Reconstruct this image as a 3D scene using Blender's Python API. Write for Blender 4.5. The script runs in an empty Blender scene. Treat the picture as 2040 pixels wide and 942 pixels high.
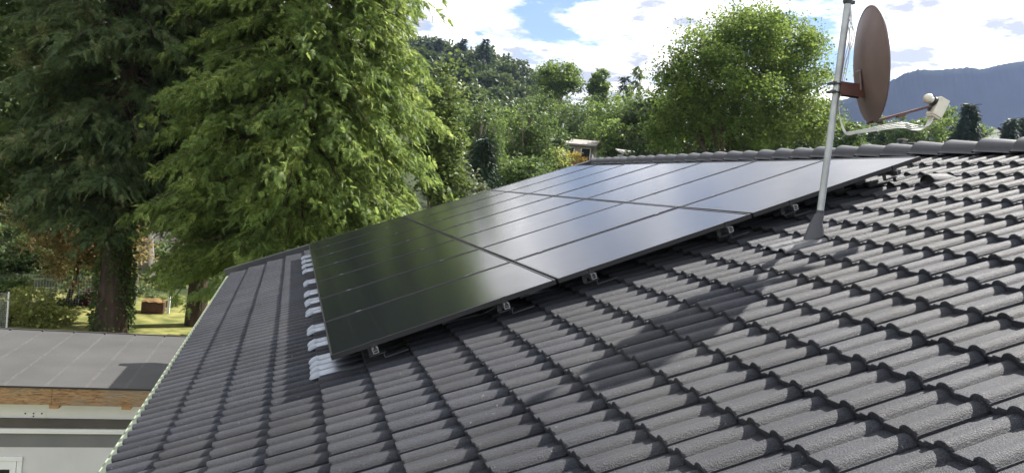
import bpy, math, random
import numpy as np
from mathutils import Matrix, Vector

R_ = math.radians
scene = bpy.context.scene
COL = scene.collection
# ------------------------------------------------------------------ camera
CAM = np.array([-0.33412, 0.0, 1.18434])
RIGHT = np.array([0.95388204, -0.28076893, 0.1061973])
DOWN = np.array([0.08636141, -0.08213779, -0.99287214])
FWD = np.array([0.28749046, 0.95625425, -0.05410216])
FPX = 1476.28                       # focal length in pixels of a 2040 px wide picture
cd = bpy.data.cameras.new('camera'); cam = bpy.data.objects.new('camera', cd); COL.objects.link(cam)
cd.sensor_width = 36; cd.lens = 36 * FPX / 2040; cd.clip_start = 0.05; cd.clip_end = 20000
cam.matrix_world = Matrix(((RIGHT[0], -DOWN[0], -FWD[0], CAM[0]), (RIGHT[1], -DOWN[1], -FWD[1], CAM[1]),
                           (RIGHT[2], -DOWN[2], -FWD[2], CAM[2]), (0, 0, 0, 1)))
scene.camera = cam

def ray(x, y):
    return RIGHT * (x - 1020) / FPX + DOWN * (y - 471) / FPX + FWD
def at(x, y, Y):                    # the point at world depth Y seen at pixel (x, y)
    d = ray(x, y); return CAM + d * (Y / d[1])
def at_z(x, y, Z):
    d = ray(x, y); return CAM + d * ((Z - CAM[2]) / d[2])

# ------------------------------------------------------------------ sky, sun, exposure
SUN = Vector((.645, .268, .716)).normalized()
SUN_EL = math.asin(SUN.z); SUN_AZ = math.atan2(SUN.x, SUN.y)     # azimuth from +Y towards +X
world = bpy.data.worlds.new('World'); scene.world = world; world.use_nodes = True
def build_world():
    nt = world.node_tree; nt.nodes.clear(); N = nt.nodes.new; L = nt.links.new
    out = N('ShaderNodeOutputWorld'); bg = N('ShaderNodeBackground'); bg.inputs['Strength'].default_value = 0.052
    sky = N('ShaderNodeTexSky'); sky.sky_type = 'NISHITA'; sky.sun_disc = False
    sky.sun_elevation = SUN_EL; sky.sun_rotation = SUN_AZ; sky.altitude = 600; sky.dust_density = .15; sky.air_density = 1.0; sky.ozone_density = 1.9
    tc = N('ShaderNodeTexCoord'); sep = N('ShaderNodeSeparateXYZ'); L(tc.outputs['Generated'], sep.inputs[0])
    def math_(op, a, b=None, clamp=False):
        m = N('ShaderNodeMath'); m.operation = op; m.use_clamp = clamp
        for i, v in enumerate((a, b)):
            if v is None: continue
            if isinstance(v, (int, float)): m.inputs[i].default_value = v
            else: L(v, m.inputs[i])
        return m.outputs[0]
    z = math_('ADD', math_('MAXIMUM', sep.outputs['Z'], 0.0), 0.16)
    cmb = N('ShaderNodeCombineXYZ'); L(math_('DIVIDE', sep.outputs['X'], z), cmb.inputs[0]); L(math_('DIVIDE', sep.outputs['Y'], z), cmb.inputs[1])
    def noise(scale, detail, rough, off, dist=0.0):
        mp = N('ShaderNodeMapping'); L(cmb.outputs[0], mp.inputs[0]); mp.inputs['Location'].default_value = off
        n = N('ShaderNodeTexNoise'); L(mp.outputs[0], n.inputs['Vector'])
        n.inputs['Scale'].default_value = scale; n.inputs['Detail'].default_value = detail; n.inputs['Roughness'].default_value = rough; n.inputs['Distortion'].default_value = dist
        return n.outputs['Fac']
    shape = noise(1.7, 14, 0.62, CLOUD_OFF, 0.15)
    ramp = N('ShaderNodeValToRGB'); L(shape, ramp.inputs[0])
    e = ramp.color_ramp.elements; e[0].position = 0.41; e[0].color = (0, 0, 0, 1); e[1].position = 0.50; e[1].color = (1, 1, 1, 1)
    tone = noise(3.4, 8, 0.6, (3.1, 7.7, 0))
    tr = N('ShaderNodeValToRGB'); L(tone, tr.inputs[0])
    e = tr.color_ramp.elements; e[0].position = 0.42; e[0].color = CLOUD_DARK; e[1].position = 0.66; e[1].color = CLOUD_LIGHT
    mix = N('ShaderNodeMix'); mix.data_type = 'RGBA'; L(ramp.outputs[0], mix.inputs[0]); L(sky.outputs[0], mix.inputs[6]); L(tr.outputs[0], mix.inputs[7])
    L(mix.outputs[2], bg.inputs['Color']); L(bg.outputs[0], out.inputs[0])
CLOUD_OFF = (7.7, -3.1, 0.0)
CLOUD_DARK = (4.4, 4.6, 4.9, 1); CLOUD_LIGHT = (27.0, 26.2, 25.0, 1)
build_world()
sl = bpy.data.lights.new('sun', 'SUN'); sl.energy = 4.4; sl.angle = R_(0.6); sl.color = (1.0, .955, .89)
so = bpy.data.objects.new('sun', sl); COL.objects.link(so); so.location = (20, 10, 40)
so.rotation_euler = (-SUN).to_track_quat('-Z', 'Y').to_euler()
vs = scene.view_settings; vs.view_transform = 'Standard'; vs.look = 'None'; vs.gamma = 1; vs.use_curve_mapping = False; vs.exposure = 1.5
scene.cycles.use_denoising = True
scene.cycles.max_bounces = 8; scene.cycles.transparent_max_bounces = 12; scene.cycles.volume_bounces = 0
scene.cycles.sample_clamp_indirect = 6

# ------------------------------------------------------------------ materials
def nodes_of(m):
    m.use_nodes = True; nt = m.node_tree; nt.nodes.clear()
    return nt, nt.nodes.new, nt.links.new
def material(name, col, rough=.6, metal=0., spec=.5, var=.0, vscale=3., bump=0., bscale=40., bdetail=4, col2=None, stretch=(1, 1, 1), objrand=0.):
    """plain surface with mottled colour and fine relief"""
    m = bpy.data.materials.new(name); nt, N, L = nodes_of(m)
    out = N('ShaderNodeOutputMaterial'); b = N('ShaderNodeBsdfPrincipled'); L(b.outputs[0], out.inputs[0])
    b.inputs['Roughness'].default_value = rough; b.inputs['Metallic'].default_value = metal; b.inputs['Specular IOR Level'].default_value = spec
    geo = N('ShaderNodeNewGeometry'); mp = N('ShaderNodeMapping'); L(geo.outputs['Position'], mp.inputs[0]); mp.inputs['Scale'].default_value = stretch
    n = N('ShaderNodeTexNoise'); L(mp.outputs[0], n.inputs['Vector']); n.inputs['Scale'].default_value = vscale; n.inputs['Detail'].default_value = 6
    r = N('ShaderNodeValToRGB'); L(n.outputs['Fac'], r.inputs[0])
    c = np.array(col[:3]); c2 = np.array(col2[:3]) if col2 else None
    e = r.color_ramp.elements
    e[0].position = .3; e[1].position = .7
    e[0].color = (*(c * (1 - var)), 1); e[1].color = (*(c2 if c2 is not None else np.minimum(c * (1 + var), 1)), 1)
    src = r.outputs[0]
    if objrand:
        oi = N('ShaderNodeObjectInfo'); hsv = N('ShaderNodeHueSaturation'); L(src, hsv.inputs['Color'])
        mr = N('ShaderNodeMapRange'); L(oi.outputs['Random'], mr.inputs[0]); mr.inputs[3].default_value = 1 - objrand; mr.inputs[4].default_value = 1 + objrand
        L(mr.outputs[0], hsv.inputs['Value']); src = hsv.outputs[0]
    L(src, b.inputs['Base Color'])
    if bump:
        nb = N('ShaderNodeTexNoise'); L(mp.outputs[0], nb.inputs['Vector']); nb.inputs['Scale'].default_value = bscale; nb.inputs['Detail'].default_value = bdetail
        bp = N('ShaderNodeBump'); L(nb.outputs['Fac'], bp.inputs['Height']); bp.inputs['Strength'].default_value = bump; bp.inputs['Distance'].default_value = .01
        L(bp.outputs[0], b.inputs['Normal'])
    return m
def leaf_material(name, dark, light, tip=None, trans=.35, spec=.25, cscale=.9):
    m = bpy.data.materials.new(name); nt, N, L = nodes_of(m)
    out = N('ShaderNodeOutputMaterial'); b = N('ShaderNodeBsdfPrincipled'); t = N('ShaderNodeBsdfTranslucent'); mx = N('ShaderNodeMixShader')
    b.inputs['Roughness'].default_value = .5; b.inputs['Specular IOR Level'].default_value = spec
    geo = N('ShaderNodeNewGeometry'); n = N('ShaderNodeTexNoise'); L(geo.outputs['Position'], n.inputs['Vector']); n.inputs['Scale'].default_value = cscale; n.inputs['Detail'].default_value = 3
    add = N('ShaderNodeMath'); add.operation = 'MULTIPLY_ADD'; L(geo.outputs['Random Per Island'], add.inputs[0]); add.inputs[1].default_value = .45
    sb = N('ShaderNodeMath'); sb.operation = 'SUBTRACT'; L(n.outputs['Fac'], sb.inputs[0]); sb.inputs[1].default_value = .22; L(sb.outputs[0], add.inputs[2])
    r = N('ShaderNodeValToRGB'); L(add.outputs[0], r.inputs[0]); e = r.color_ramp.elements
    e[0].position = .2; e[0].color = (*dark, 1); e[1].position = .68; e[1].color = (*light, 1)
    if tip:
        k = e.new(.9); k.color = (*tip, 1)
    L(r.outputs[0], b.inputs['Base Color'])
    hs = N('ShaderNodeHueSaturation'); L(r.outputs[0], hs.inputs['Color']); hs.inputs['Hue'].default_value = .485; hs.inputs['Value'].default_value = 1.35
    L(hs.outputs[0], t.inputs[0]); mx.inputs[0].default_value = trans
    L(b.outputs[0], mx.inputs[1]); L(t.outputs[0], mx.inputs[2]); L(mx.outputs[0], out.inputs[0])
    return m

def tile_material():
    m = bpy.data.materials.new('anthracite_tile'); nt, N, L = nodes_of(m)
    out = N('ShaderNodeOutputMaterial'); b = N('ShaderNodeBsdfPrincipled'); L(b.outputs[0], out.inputs[0])
    geo = N('ShaderNodeNewGeometry')
    def noise(sc, det, rough=.5):
        n = N('ShaderNodeTexNoise'); L(geo.outputs['Position'], n.inputs['Vector']); n.inputs['Scale'].default_value = sc; n.inputs['Detail'].default_value = det; n.inputs['Roughness'].default_value = rough
        return n.outputs['Fac']
    big = noise(2.3, 5); fine = noise(150, 3, .75); grain = noise(190, 2)
    r = N('ShaderNodeValToRGB'); L(big, r.inputs[0]); e = r.color_ramp.elements
    e[0].position = .3; e[0].color = (.0165, .0190, .028, 1); e[1].position = .72; e[1].color = (.034, .0375, .050, 1)
    g = N('ShaderNodeValToRGB'); L(grain, g.inputs[0]); e = g.color_ramp.elements
    e[0].position = .38; e[0].color = (.4, .4, .4, 1); e[1].position = .66; e[1].color = (1.75, 1.75, 1.75, 1)
    mul = N('ShaderNodeMix'); mul.data_type = 'RGBA'; mul.blend_type = 'MULTIPLY'; mul.inputs[0].default_value = 1; L(r.outputs[0], mul.inputs[6]); L(g.outputs[0], mul.inputs[7])
    oi = N('ShaderNodeObjectInfo'); hsv = N('ShaderNodeHueSaturation'); L(mul.outputs[2], hsv.inputs['Color'])
    mr = N('ShaderNodeMapRange'); L(oi.outputs['Random'], mr.inputs[0]); mr.inputs[3].default_value = .8; mr.inputs[4].default_value = 1.2
    L(mr.outputs[0], hsv.inputs['Value'])
    sp = noise(46, 2, .5); sr = N('ShaderNodeValToRGB'); L(sp, sr.inputs[0]); e = sr.color_ramp.elements; e[0].position = .70; e[0].color = (0, 0, 0, 1); e[1].position = .745; e[1].color = (.55, .55, .55, 1)
    dm = noise(.9, 4, .6); dr = N('ShaderNodeValToRGB'); L(dm, dr.inputs[0]); e = dr.color_ramp.elements; e[0].position = .46; e[0].color = (0, 0, 0, 1); e[1].position = .66; e[1].color = (.35, .35, .35, 1)
    m1 = N('ShaderNodeMix'); m1.data_type = 'RGBA'; L(dr.outputs[0], m1.inputs[0]); L(hsv.outputs[0], m1.inputs[6]); m1.inputs[7].default_value = (.058, .058, .056, 1)      # dusty patches
    m2 = N('ShaderNodeMix'); m2.data_type = 'RGBA'; L(sr.outputs[0], m2.inputs[0]); L(m1.outputs[2], m2.inputs[6]); m2.inputs[7].default_value = (.20, .20, .17, 1)        # lichen specks
    L(m2.outputs[2], b.inputs['Base Color'])
    b.inputs['Roughness'].default_value = .6; b.inputs['Specular IOR Level'].default_value = .38
    bp = N('ShaderNodeBump'); L(fine, bp.inputs['Height']); bp.inputs['Strength'].default_value = 1.; bp.inputs['Distance'].default_value = .011
    L(bp.outputs[0], b.inputs['Normal'])
    return m
def panel_material():
    m = bpy.data.materials.new('solar_glass'); nt, N, L = nodes_of(m)
    out = N('ShaderNodeOutputMaterial'); b = N('ShaderNodeBsdfPrincipled'); L(b.outputs[0], out.inputs[0])
    tc = N('ShaderNodeTexCoord'); sep = N('ShaderNodeSeparateXYZ'); L(tc.outputs['Object'], sep.inputs[0])
    def line(o, pitch, half, off):
        a = N('ShaderNodeMath'); a.operation = 'ADD'; L(o, a.inputs[0]); a.inputs[1].default_value = off
        p = N('ShaderNodeMath'); p.operation = 'PINGPONG'; L(a.outputs[0], p.inputs[0]); p.inputs[1].default_value = pitch / 2
        c = N('ShaderNodeMath'); c.operation = 'LESS_THAN'; L(p.outputs[0], c.inputs[0]); c.inputs[1].default_value = half
        return c.outputs[0]
    lu = line(sep.outputs[0], .1822, .0010, -.0204); lv = line(sep.outputs[1], .1822, .0014, -.0065)
    mxm = N('ShaderNodeMath'); mxm.operation = 'MAXIMUM'; L(lu, mxm.inputs[0]); L(lv, mxm.inputs[1])
    mix = N('ShaderNodeMix'); mix.data_type = 'RGBA'; L(mxm.outputs[0], mix.inputs[0]); mix.inputs[6].default_value = (.006, .007, .011, 1); mix.inputs[7].default_value = (.022, .023, .028, 1)
    L(mix.outputs[2], b.inputs['Base Color'])
    n = N('ShaderNodeTexNoise'); L(tc.outputs['Object'], n.inputs['Vector']); n.inputs['Scale'].default_value = 5; n.inputs['Detail'].default_value = 5
    mr = N('ShaderNodeMapRange'); L(n.outputs['Fac'], mr.inputs[0]); mr.inputs[3].default_value = .15; mr.inputs[4].default_value = .22; L(mr.outputs[0], b.inputs['Roughness'])
    b.inputs['IOR'].default_value = 1.52; b.inputs['Specular IOR Level'].default_value = .5
    return m

M = {}
M['tile'] = tile_material()
M['glass'] = panel_material()
M['frame'] = material('black_anodised', (.018, .018, .02), .38, .0, .6)
M['ridge'] = material('ridge_tile_grey', (.033, .035, .042), .55, 0, .5, .18, 3, .25, 160)
M['verge'] = material('dark_sheet_metal', (.055, .056, .06), .42, .3, .5, .1, 2)
M['deck'] = material('roof_underlay', (.02, .02, .022), .9)
M['alu'] = material('mill_aluminium', (.62, .63, .65), .36, 1., .5, .08, 12)
M['clamp'] = material('dull_aluminium', (.22, .22, .23), .45, .8)
M['galv'] = material('galvanised_sheet', (.30, .325, .365), .34, 1., .5, .15, 7)
M['foam'] = material('pale_sealing_foam', (.30, .33, .39), .7, 0, .3, .08, 20)
M['eave'] = material('pale_green_metal', (.27, .31, .225), .5, 0, .5, .1, 6)
M['plaster'] = material('white_plaster', (.62, .62, .63), .9, 0, .2, .05, 2, .2, 60)
M['wall_band'] = material('grey_band', (.19, .193, .2), .9, 0, .2, .06, 3, .2, 60)
M['white'] = material('white_paint', (.78, .79, .80), .5, 0, .4, .03, 4)
M['felt'] = material('roofing_felt', (.064, .063, .062), .75, 0, .35, .14, 1.3, .3, 220)
M['felt_seam'] = material('felt_seam', (.17, .168, .162), .7, 0, .3, .3, 9)
M['dark_trim'] = material('dark_trim', (.085, .078, .074), .6, 0, .4, .15, 3)
M['dark_glass'] = material('dark_glass', (.015, .016, .02), .08, 0, .6)
M['concrete'] = material('concrete', (.35, .34, .32), .9, 0, .2, .12, 4)
M['mast'] = material('galvanised_pole', (.40, .42, .44), .45, .55, .5, .18, 9, .1, 60)
M['boot'] = material('grey_boot', (.06, .063, .072), .5, .2, .5, .15, 8)
M['dish'] = material('brown_enamel', (.150, .102, .098), .5, 0, .45, .16, 5, .05, 60)
M['red_arm'] = material('red_brown_paint', (.105, .048, .042), .5, 0, .4, .15, 15)
M['lnb'] = material('aged_white_plastic', (.70, .68, .58), .5, 0, .4, .1, 20)
M['cable'] = material('white_cable', (.72, .72, .70), .5, 0, .4, .1, 8)
M['black'] = material('black_plastic', (.02, .02, .022), .5)
M['bark'] = material('brown_bark', (.062, .046, .036), .95, 0, .1, .4, 7, .8, 14, 6, stretch=(1, 1, .25))
M['bark_grey'] = material('grey_bark', (.19, .175, .15), .95, 0, .1, .35, 6, .6, 14, 6, stretch=(1, 1, .3))
def osb_material():
    m = bpy.data.materials.new('spruce_plywood'); nt, N, L = nodes_of(m)
    out = N('ShaderNodeOutputMaterial'); b = N('ShaderNodeBsdfPrincipled'); L(b.outputs[0], out.inputs[0]); b.inputs['Roughness'].default_value = .75
    geo = N('ShaderNodeNewGeometry'); mp = N('ShaderNodeMapping'); L(geo.outputs['Position'], mp.inputs[0]); mp.inputs['Scale'].default_value = (1.1, 1, 9)
    w = N('ShaderNodeTexNoise'); L(mp.outputs[0], w.inputs['Vector']); w.inputs['Scale'].default_value = 4.5; w.inputs['Detail'].default_value = 8; w.inputs['Distortion'].default_value = 2.2
    r = N('ShaderNodeValToRGB'); L(w.outputs['Fac'], r.inputs[0]); e = r.color_ramp.elements
    e[0].position = .32; e[0].color = (.12, .06, .028, 1); e[1].position = .7; e[1].color = (.40, .27, .14, 1); k = e.new(.5); k.color = (.28, .165, .08, 1)
    n2 = N('ShaderNodeTexNoise'); L(geo.outputs['Position'], n2.inputs['Vector']); n2.inputs['Scale'].default_value = 2.2; n2.inputs['Detail'].default_value = 4
    r2 = N('ShaderNodeValToRGB'); L(n2.outputs['Fac'], r2.inputs[0]); e = r2.color_ramp.elements; e[0].position = .45; e[1].position = .62
    mix = N('ShaderNodeMix'); mix.data_type = 'RGBA'; L(r2.outputs[0], mix.inputs[0]); L(r.outputs[0], mix.inputs[6])
    g = N('ShaderNodeMix'); g.data_type = 'RGBA'; g.inputs[0].default_value = .6; L(r.outputs[0], g.inputs[6]); g.inputs[7].default_value = (.22, .20, .16, 1); L(g.outputs[2], mix.inputs[7])
    L(mix.outputs[2], b.inputs['Base Color'])
    return m
M['osb'] = osb_material()
M['timber'] = material('raw_timber', (.42, .24, .12), .8, 0, .3, .25, 5, .3, 30, 4, stretch=(1, .2, 4))

# ------------------------------------------------------------------ helpers
WORLD = {}
def link(o, parent=None, inv=None):
    COL.objects.link(o)
    if parent is not None:
        o.parent = parent
        if inv is not None: o.matrix_parent_inverse = inv
    return o
def tag(o, label=None, cat=None, group=None, kind=None):
    if label: o['label'] = label
    if cat: o['category'] = cat
    if group: o['group'] = group
    if kind: o['kind'] = kind
    return o
def empty(name, loc, label, cat, group=None, mat=None):
    o = bpy.data.objects.new(name, None); COL.objects.link(o)
    o.matrix_world = mat if mat is not None else Matrix.Translation(Vector([float(c) for c in loc]))
    WORLD[o.name] = o.matrix_basis.copy(); o.empty_display_size = .2
    return tag(o, label, cat, group)
def inv_of(parent):
    return WORLD[parent.name].inverted() if parent.name in WORLD else Matrix.Identity(4)
def mesh_np(name, V, F, mat=None, smooth=False, sharp=None):
    """V (n,3), F list/array of equal-length or mixed faces"""
    me = bpy.data.meshes.new(name)
    if isinstance(F, np.ndarray):
        k = F.shape[1]; n = len(F)
        me.vertices.add(len(V)); me.vertices.foreach_set('co', np.ascontiguousarray(V, dtype=np.float32).ravel())
        me.loops.add(n * k); me.loops.foreach_set('vertex_index', np.ascontiguousarray(F, dtype=np.int32).ravel())
        me.polygons.add(n); me.polygons.foreach_set('loop_start', np.arange(0, n * k, k, dtype=np.int32))
        try: me.polygons.foreach_set('loop_total', np.full(n, k, dtype=np.int32))
        except Exception: pass
        me.update(calc_edges=True)
    else:
        me.from_pydata([tuple(map(float, v)) for v in V], [], [tuple(int(i) for i in f) for f in F]); me.update()
    if mat is not None: me.materials.append(mat)
    if smooth:
        me.polygons.foreach_set('use_smooth', np.ones(len(me.polygons), dtype=bool))
        if sharp: me.set_sharp_from_angle(angle=R_(sharp))
    return me
class MB:
    """collects shapes into ONE mesh"""
    def __init__(s): s.V = []; s.F = []
    def add(s, V, F):
        o = len(s.V); s.V += [tuple(v) for v in V]; s.F += [tuple(i + o for i in f) for f in F]; return s
    def box(s, a, b, ax=None, o=(0, 0, 0)):
        """box from corner a to b in the frame ax (3 vectors) at o"""
        (x0, y0, z0), (x1, y1, z1) = a, b
        V = np.array([(x0, y0, z0), (x1, y0, z0), (x1, y1, z0), (x0, y1, z0), (x0, y0, z1), (x1, y0, z1), (x1, y1, z1), (x0, y1, z1)], float)
        if ax is not None: V = V @ np.array(ax, float)
        V = V + np.array(o, float)
        return s.add(V, [(0, 3, 2, 1), (4, 5, 6, 7), (0, 1, 5, 4), (1, 2, 6, 5), (2, 3, 7, 6), (3, 0, 4, 7)])
    def tube(s, pts, rads, seg=10, caps=True):
        pts = [np.array(p, float) for p in pts]; n = len(pts)
        if np.isscalar(rads): rads = [rads] * n
        ref = None; V = []; F = []
        for i in range(n):
            t = pts[min(i + 1, n - 1)] - pts[max(i - 1, 0)]; t /= np.linalg.norm(t) + 1e-12
            if ref is None:
                ref = np.array([1., 0, 0]) if abs(t[0]) < .8 else np.array([0, 1., 0])
            x = ref - t * (ref @ t); x /= np.linalg.norm(x) + 1e-12; ref = x; y = np.cross(t, x)
            for k in range(seg):
                a = 2 * math.pi * k / seg; V.append(pts[i] + rads[i] * (math.cos(a) * x + math.sin(a) * y))
        for i in range(n - 1):
            for k in range(seg):
                a = i * seg + k; b = i * seg + (k + 1) % seg; F.append((a, b, b + seg, a + seg))
        if caps: F.append(tuple(range(seg - 1, -1, -1))); F.append(tuple(range((n - 1) * seg, n * seg)))
        return s.add(V, F)
    def mesh(s, name, mat, smooth=False, sharp=35):
        return mesh_np(name, s.V, s.F, mat, smooth, sharp if smooth else None)
    def build(s, name, mat, parent=None, smooth=False, sharp=35, bevel=0):
        o = bpy.data.objects.new(name, s.mesh(name, mat, smooth, sharp))
        link(o, parent, inv_of(parent) if parent is not None else None)
        if bevel:
            b = o.modifiers.new('bevel', 'BEVEL'); b.width = bevel; b.segments = 2; b.limit_method = 'ANGLE'
        return o
def obj(name, me, parent=None, mat=None):
    o = bpy.data.objects.new(name, me)
    link(o, parent, inv_of(parent) if parent is not None else None)
    if mat is not None: o.matrix_basis = mat
    return o

# roof frame: u along the eave towards the camera, v up the slope, n out of the roof; n = 0 is the face of the panels
PITCH = R_(22)
AU = np.array([0., -1, 0]); AV = np.array([math.cos(PITCH), 0, math.sin(PITCH)]); AN = np.array([-math.sin(PITCH), 0, math.cos(PITCH)])
RO = np.array([0, 13.06725, 0])
def RP(u, v, n=0.): return RO + u * AU + v * AV + n * AN
def RM(u, v, n=0., rz=0., rx=0., ry=0.):
    p = RP(u, v, n)
    m = Matrix(((AU[0], AV[0], AN[0], p[0]), (AU[1], AV[1], AN[1], p[1]), (AU[2], AV[2], AN[2], p[2]), (0, 0, 0, 1)))
    if rz or rx or ry: m = m @ Matrix.Rotation(rz, 4, 'Z') @ Matrix.Rotation(rx, 4, 'X') @ Matrix.Rotation(ry, 4, 'Y')
    return m
RAX = np.array([AU, AV, AN])
GZ = -5.2                           # level of the lawn
rng = np.random.default_rng(7); random.seed(7)

# ------------------------------------------------------------------ ground and mountain
def ground_z(x, y):
    x = np.asarray(x, float); y = np.asarray(y, float)
    d = y + .25 * np.maximum(x - 20, 0) - 40
    s = np.where(d > 0, d * d / (d + 14), 0)
    q = np.clip((x / np.maximum(y, 1) - .26) / .1, 0, 1); w = np.clip((y - 92) / 45, 0, 1)
    s = s * (1 - .8 * (q * q * (3 - 2 * q)) * (w * w * (3 - 2 * w)))
    return GZ + .205 * np.minimum(s, 260) + np.where(s > 260, (s - 260) * .02, 0)
def grid(xs, ys, zf):
    X, Y = np.meshgrid(xs, ys); Z = zf(X, Y); V = np.stack([X, Y, Z], -1).reshape(-1, 3)
    nx = len(xs); i, j = np.meshgrid(np.arange(nx - 1), np.arange(len(ys) - 1)); a = (j * nx + i).ravel()
    return V, np.stack([a, a + 1, a + nx + 1, a + nx], 1)
def lawn_material():
    m = material('lawn', (.12, .155, .035), .9, 0, .2, .4, 1.6, .8, 45, 5, col2=(.28, .265, .09))
    nt = m.node_tree; N = nt.nodes.new; b = next(n for n in nt.nodes if n.type == 'BSDF_PRINCIPLED'); src = b.inputs['Base Color'].links[0].from_socket
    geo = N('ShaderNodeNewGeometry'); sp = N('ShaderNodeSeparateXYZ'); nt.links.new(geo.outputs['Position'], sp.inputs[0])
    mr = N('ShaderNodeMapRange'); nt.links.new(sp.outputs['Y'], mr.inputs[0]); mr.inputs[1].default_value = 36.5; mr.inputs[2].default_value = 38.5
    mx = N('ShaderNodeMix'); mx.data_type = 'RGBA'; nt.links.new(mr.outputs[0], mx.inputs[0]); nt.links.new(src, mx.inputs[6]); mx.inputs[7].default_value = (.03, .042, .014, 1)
    nt.links.new(mx.outputs[2], b.inputs['Base Color']); return m
xs = np.r_[np.linspace(-1450, -200, 12), np.linspace(-150, 150, 61), np.linspace(200, 3100, 12)]
ys = np.r_[np.linspace(-550, -60, 8), np.linspace(-50, 120, 60), np.linspace(130, 400, 28), np.linspace(450, 1550, 10)]
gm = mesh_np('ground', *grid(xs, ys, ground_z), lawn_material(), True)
tag(obj('ground', gm), kind='structure')

def mountain():
    # crest seen at the right edge, about 2.7 km away; its height follows the direction it is seen in
    sil = [(1500, 262), (1600, 225), (1660, 205), (1700, 192), (1740, 180), (1770, 165), (1800, 148), (1830, 139), (1870, 140), (1905, 137), (1930, 134), (1955, 138), (1990, 130), (2040, 122), (2150, 105), (2300, 118), (2500, 150), (2800, 170)]
    crest = [at(x, y, 1000) for x, y in sil]
    ax = np.arange(0, len(crest) - 1 + 1e-9, .05)
    C_ = np.array([[np.interp(ax, range(len(crest)), [c[k] for c in crest])] for k in range(3)])[:, 0].T
    r = np.random.default_rng(3)
    S_ = np.stack([np.convolve(np.pad(C_[:, k], 60, 'edge'), np.hanning(101) / np.hanning(101).sum(), 'same')[60:-60] for k in range(3)], 1)
    C_[:, 2] += np.convolve(r.normal(0, .9, len(C_) + 6), np.ones(3) / 3, 'same')[3:-3]
    rows = []
    K = 24; n_ = len(C_)
    def smooth2(kx, ky, seed):
        q = np.random.default_rng(seed).normal(0, 1, (K + 1 + 4 * ky, n_ + 4 * kx))
        wx = np.hanning(2 * kx + 1); wy = np.hanning(2 * ky + 1)
        q = np.apply_along_axis(lambda v: np.convolve(v, wx / np.sqrt((wx ** 2).sum()), 'same'), 1, q)
        q = np.apply_along_axis(lambda v: np.convolve(v, wy / np.sqrt((wy ** 2).sum()), 'same'), 0, q)
        return q[2 * ky:2 * ky + K + 1, 2 * kx:2 * kx + n_]
    rel = smooth2(40, 4, 1) + .5 * smooth2(20, 2, 2)
    for k in range(K + 1):
        t = k / K
        w_ = min(1, t * 5); P = C_ * (1 - w_) + S_ * w_; P[:, 1] -= 110 * t; P[:, 2] = P[:, 2] * (1 - t) ** 1.1 + 10 * t
        P[:, 1] += min(1, t * 4) * (7 * np.sin(P[:, 0] / 41 + P[:, 2] / 70) * np.sin(P[:, 0] / 67 - P[:, 2] / 44))
        rows.append(P)
    back = C_.copy(); back[:, 1] += 500; back[:, 2] = 0
    rows = [back] + rows
    V = np.concatenate(rows); n = len(C_)
    i, j = np.meshgrid(np.arange(n - 1), np.arange(len(rows) - 1)); a = (j * n + i).ravel()
    F = np.stack([a, a + n, a + n + 1, a + 1], 1)
    m = material('mountain_forest', (.022, .034, .024), .95, 0, 0, .15, .02, 0, col2=(.028, .040, .028))
    tag(obj('mountain', mesh_np('mountain', V, F, m, True)), kind='structure')
mountain()

# ------------------------------------------------------------------ the tiled house we stand on
GAUGE = .3266; TW = .298; V0 = -1.4306; NPAN = -.186
U_OFF = 10.1975                      # where one column of tiles starts
NC = 22; UFAR = -1.10
RIDGE_V = 5.93
house = empty('tiled_house', RP(6, 2.2, 0) * [1, 1, 0] + [0, 0, GZ], 'house with dark double-roll tiled roof carrying the solar panels', 'house')

def tile_profile():
    us = [0, .025, .027]
    for c, w in ((.103, .0392), (.2525, .0392)):
        us += [c + w * k for k in (-1, -.8, -.6, -.4, -.2, 0, .2, .4, .6, .8, 1)]
    us = sorted(set(np.round(us, 5)))
    us = [u for u in us if u <= .2935] + [.2945]
    def z(u):
        if u < .026: return -.009
        h = 0
        for c, w in ((.103, .0390), (.2525, .0390)):
            x = abs(u - c) / w
            if x < 1: h = max(h, .0265 * math.cos(x * math.pi / 2) ** .62)
        return h
    return us, [z(u) for u in us]
US, ZS = tile_profile()
STEP = .029; SLOPE_T = STEP / GAUGE
def tile_arrays(length=.40, step=.029):
    rows = [(.003, -step - .002), (0., -.008), (.004, -.0012), (.014, 0.), (length, 0.)]
    n = len(US); V = []
    for y, dz in rows:
        for u, z in zip(US, ZS): V.append((u, y, z + dz - y * SLOPE_T))
        V.append((US[-1] + .0006, y, -.016 - y * SLOPE_T + (dz if dz < -.01 else 0)))
    m = n + 1; F = []
    for r in range(len(rows) - 1):
        for k in range(m - 1):
            a = r * m + k; F.append((a, a + 1, a + m + 1, a + m))
    return np.array(V), np.array(F)
TV, TF = tile_arrays()
tile_me = mesh_np('tile', TV, TF, M['tile'], True, 42)
EU, ET = 7 * 1.154 - .02, 3 * 1.6728 - .02
def visible(u, v, n=-.16):
    p = RP(u, v, n) - CAM; d = p @ FWD
    if d < .3: return None
    return 1020 + FPX * (p @ RIGHT) / d, 471 + FPX * (p @ DOWN) / d, d
cols = range(math.ceil((UFAR - U_OFF) / TW), math.ceil((14.6 - U_OFF) / TW))
METAL = set()
def col_of(u): return math.floor((u - U_OFF) / TW)
for u in (7.80, 7.22, 6.66, 6.05, 5.18, 4.60, 3.95, 3.30, 2.12, 1.50, .92, .30): METAL.add((4, col_of(u)))
METAL.add((7, col_of(7.5))); METAL.add((9, col_of(7.5)))
VENT = (19, col_of(8.12))
cand = []; rest = []
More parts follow.
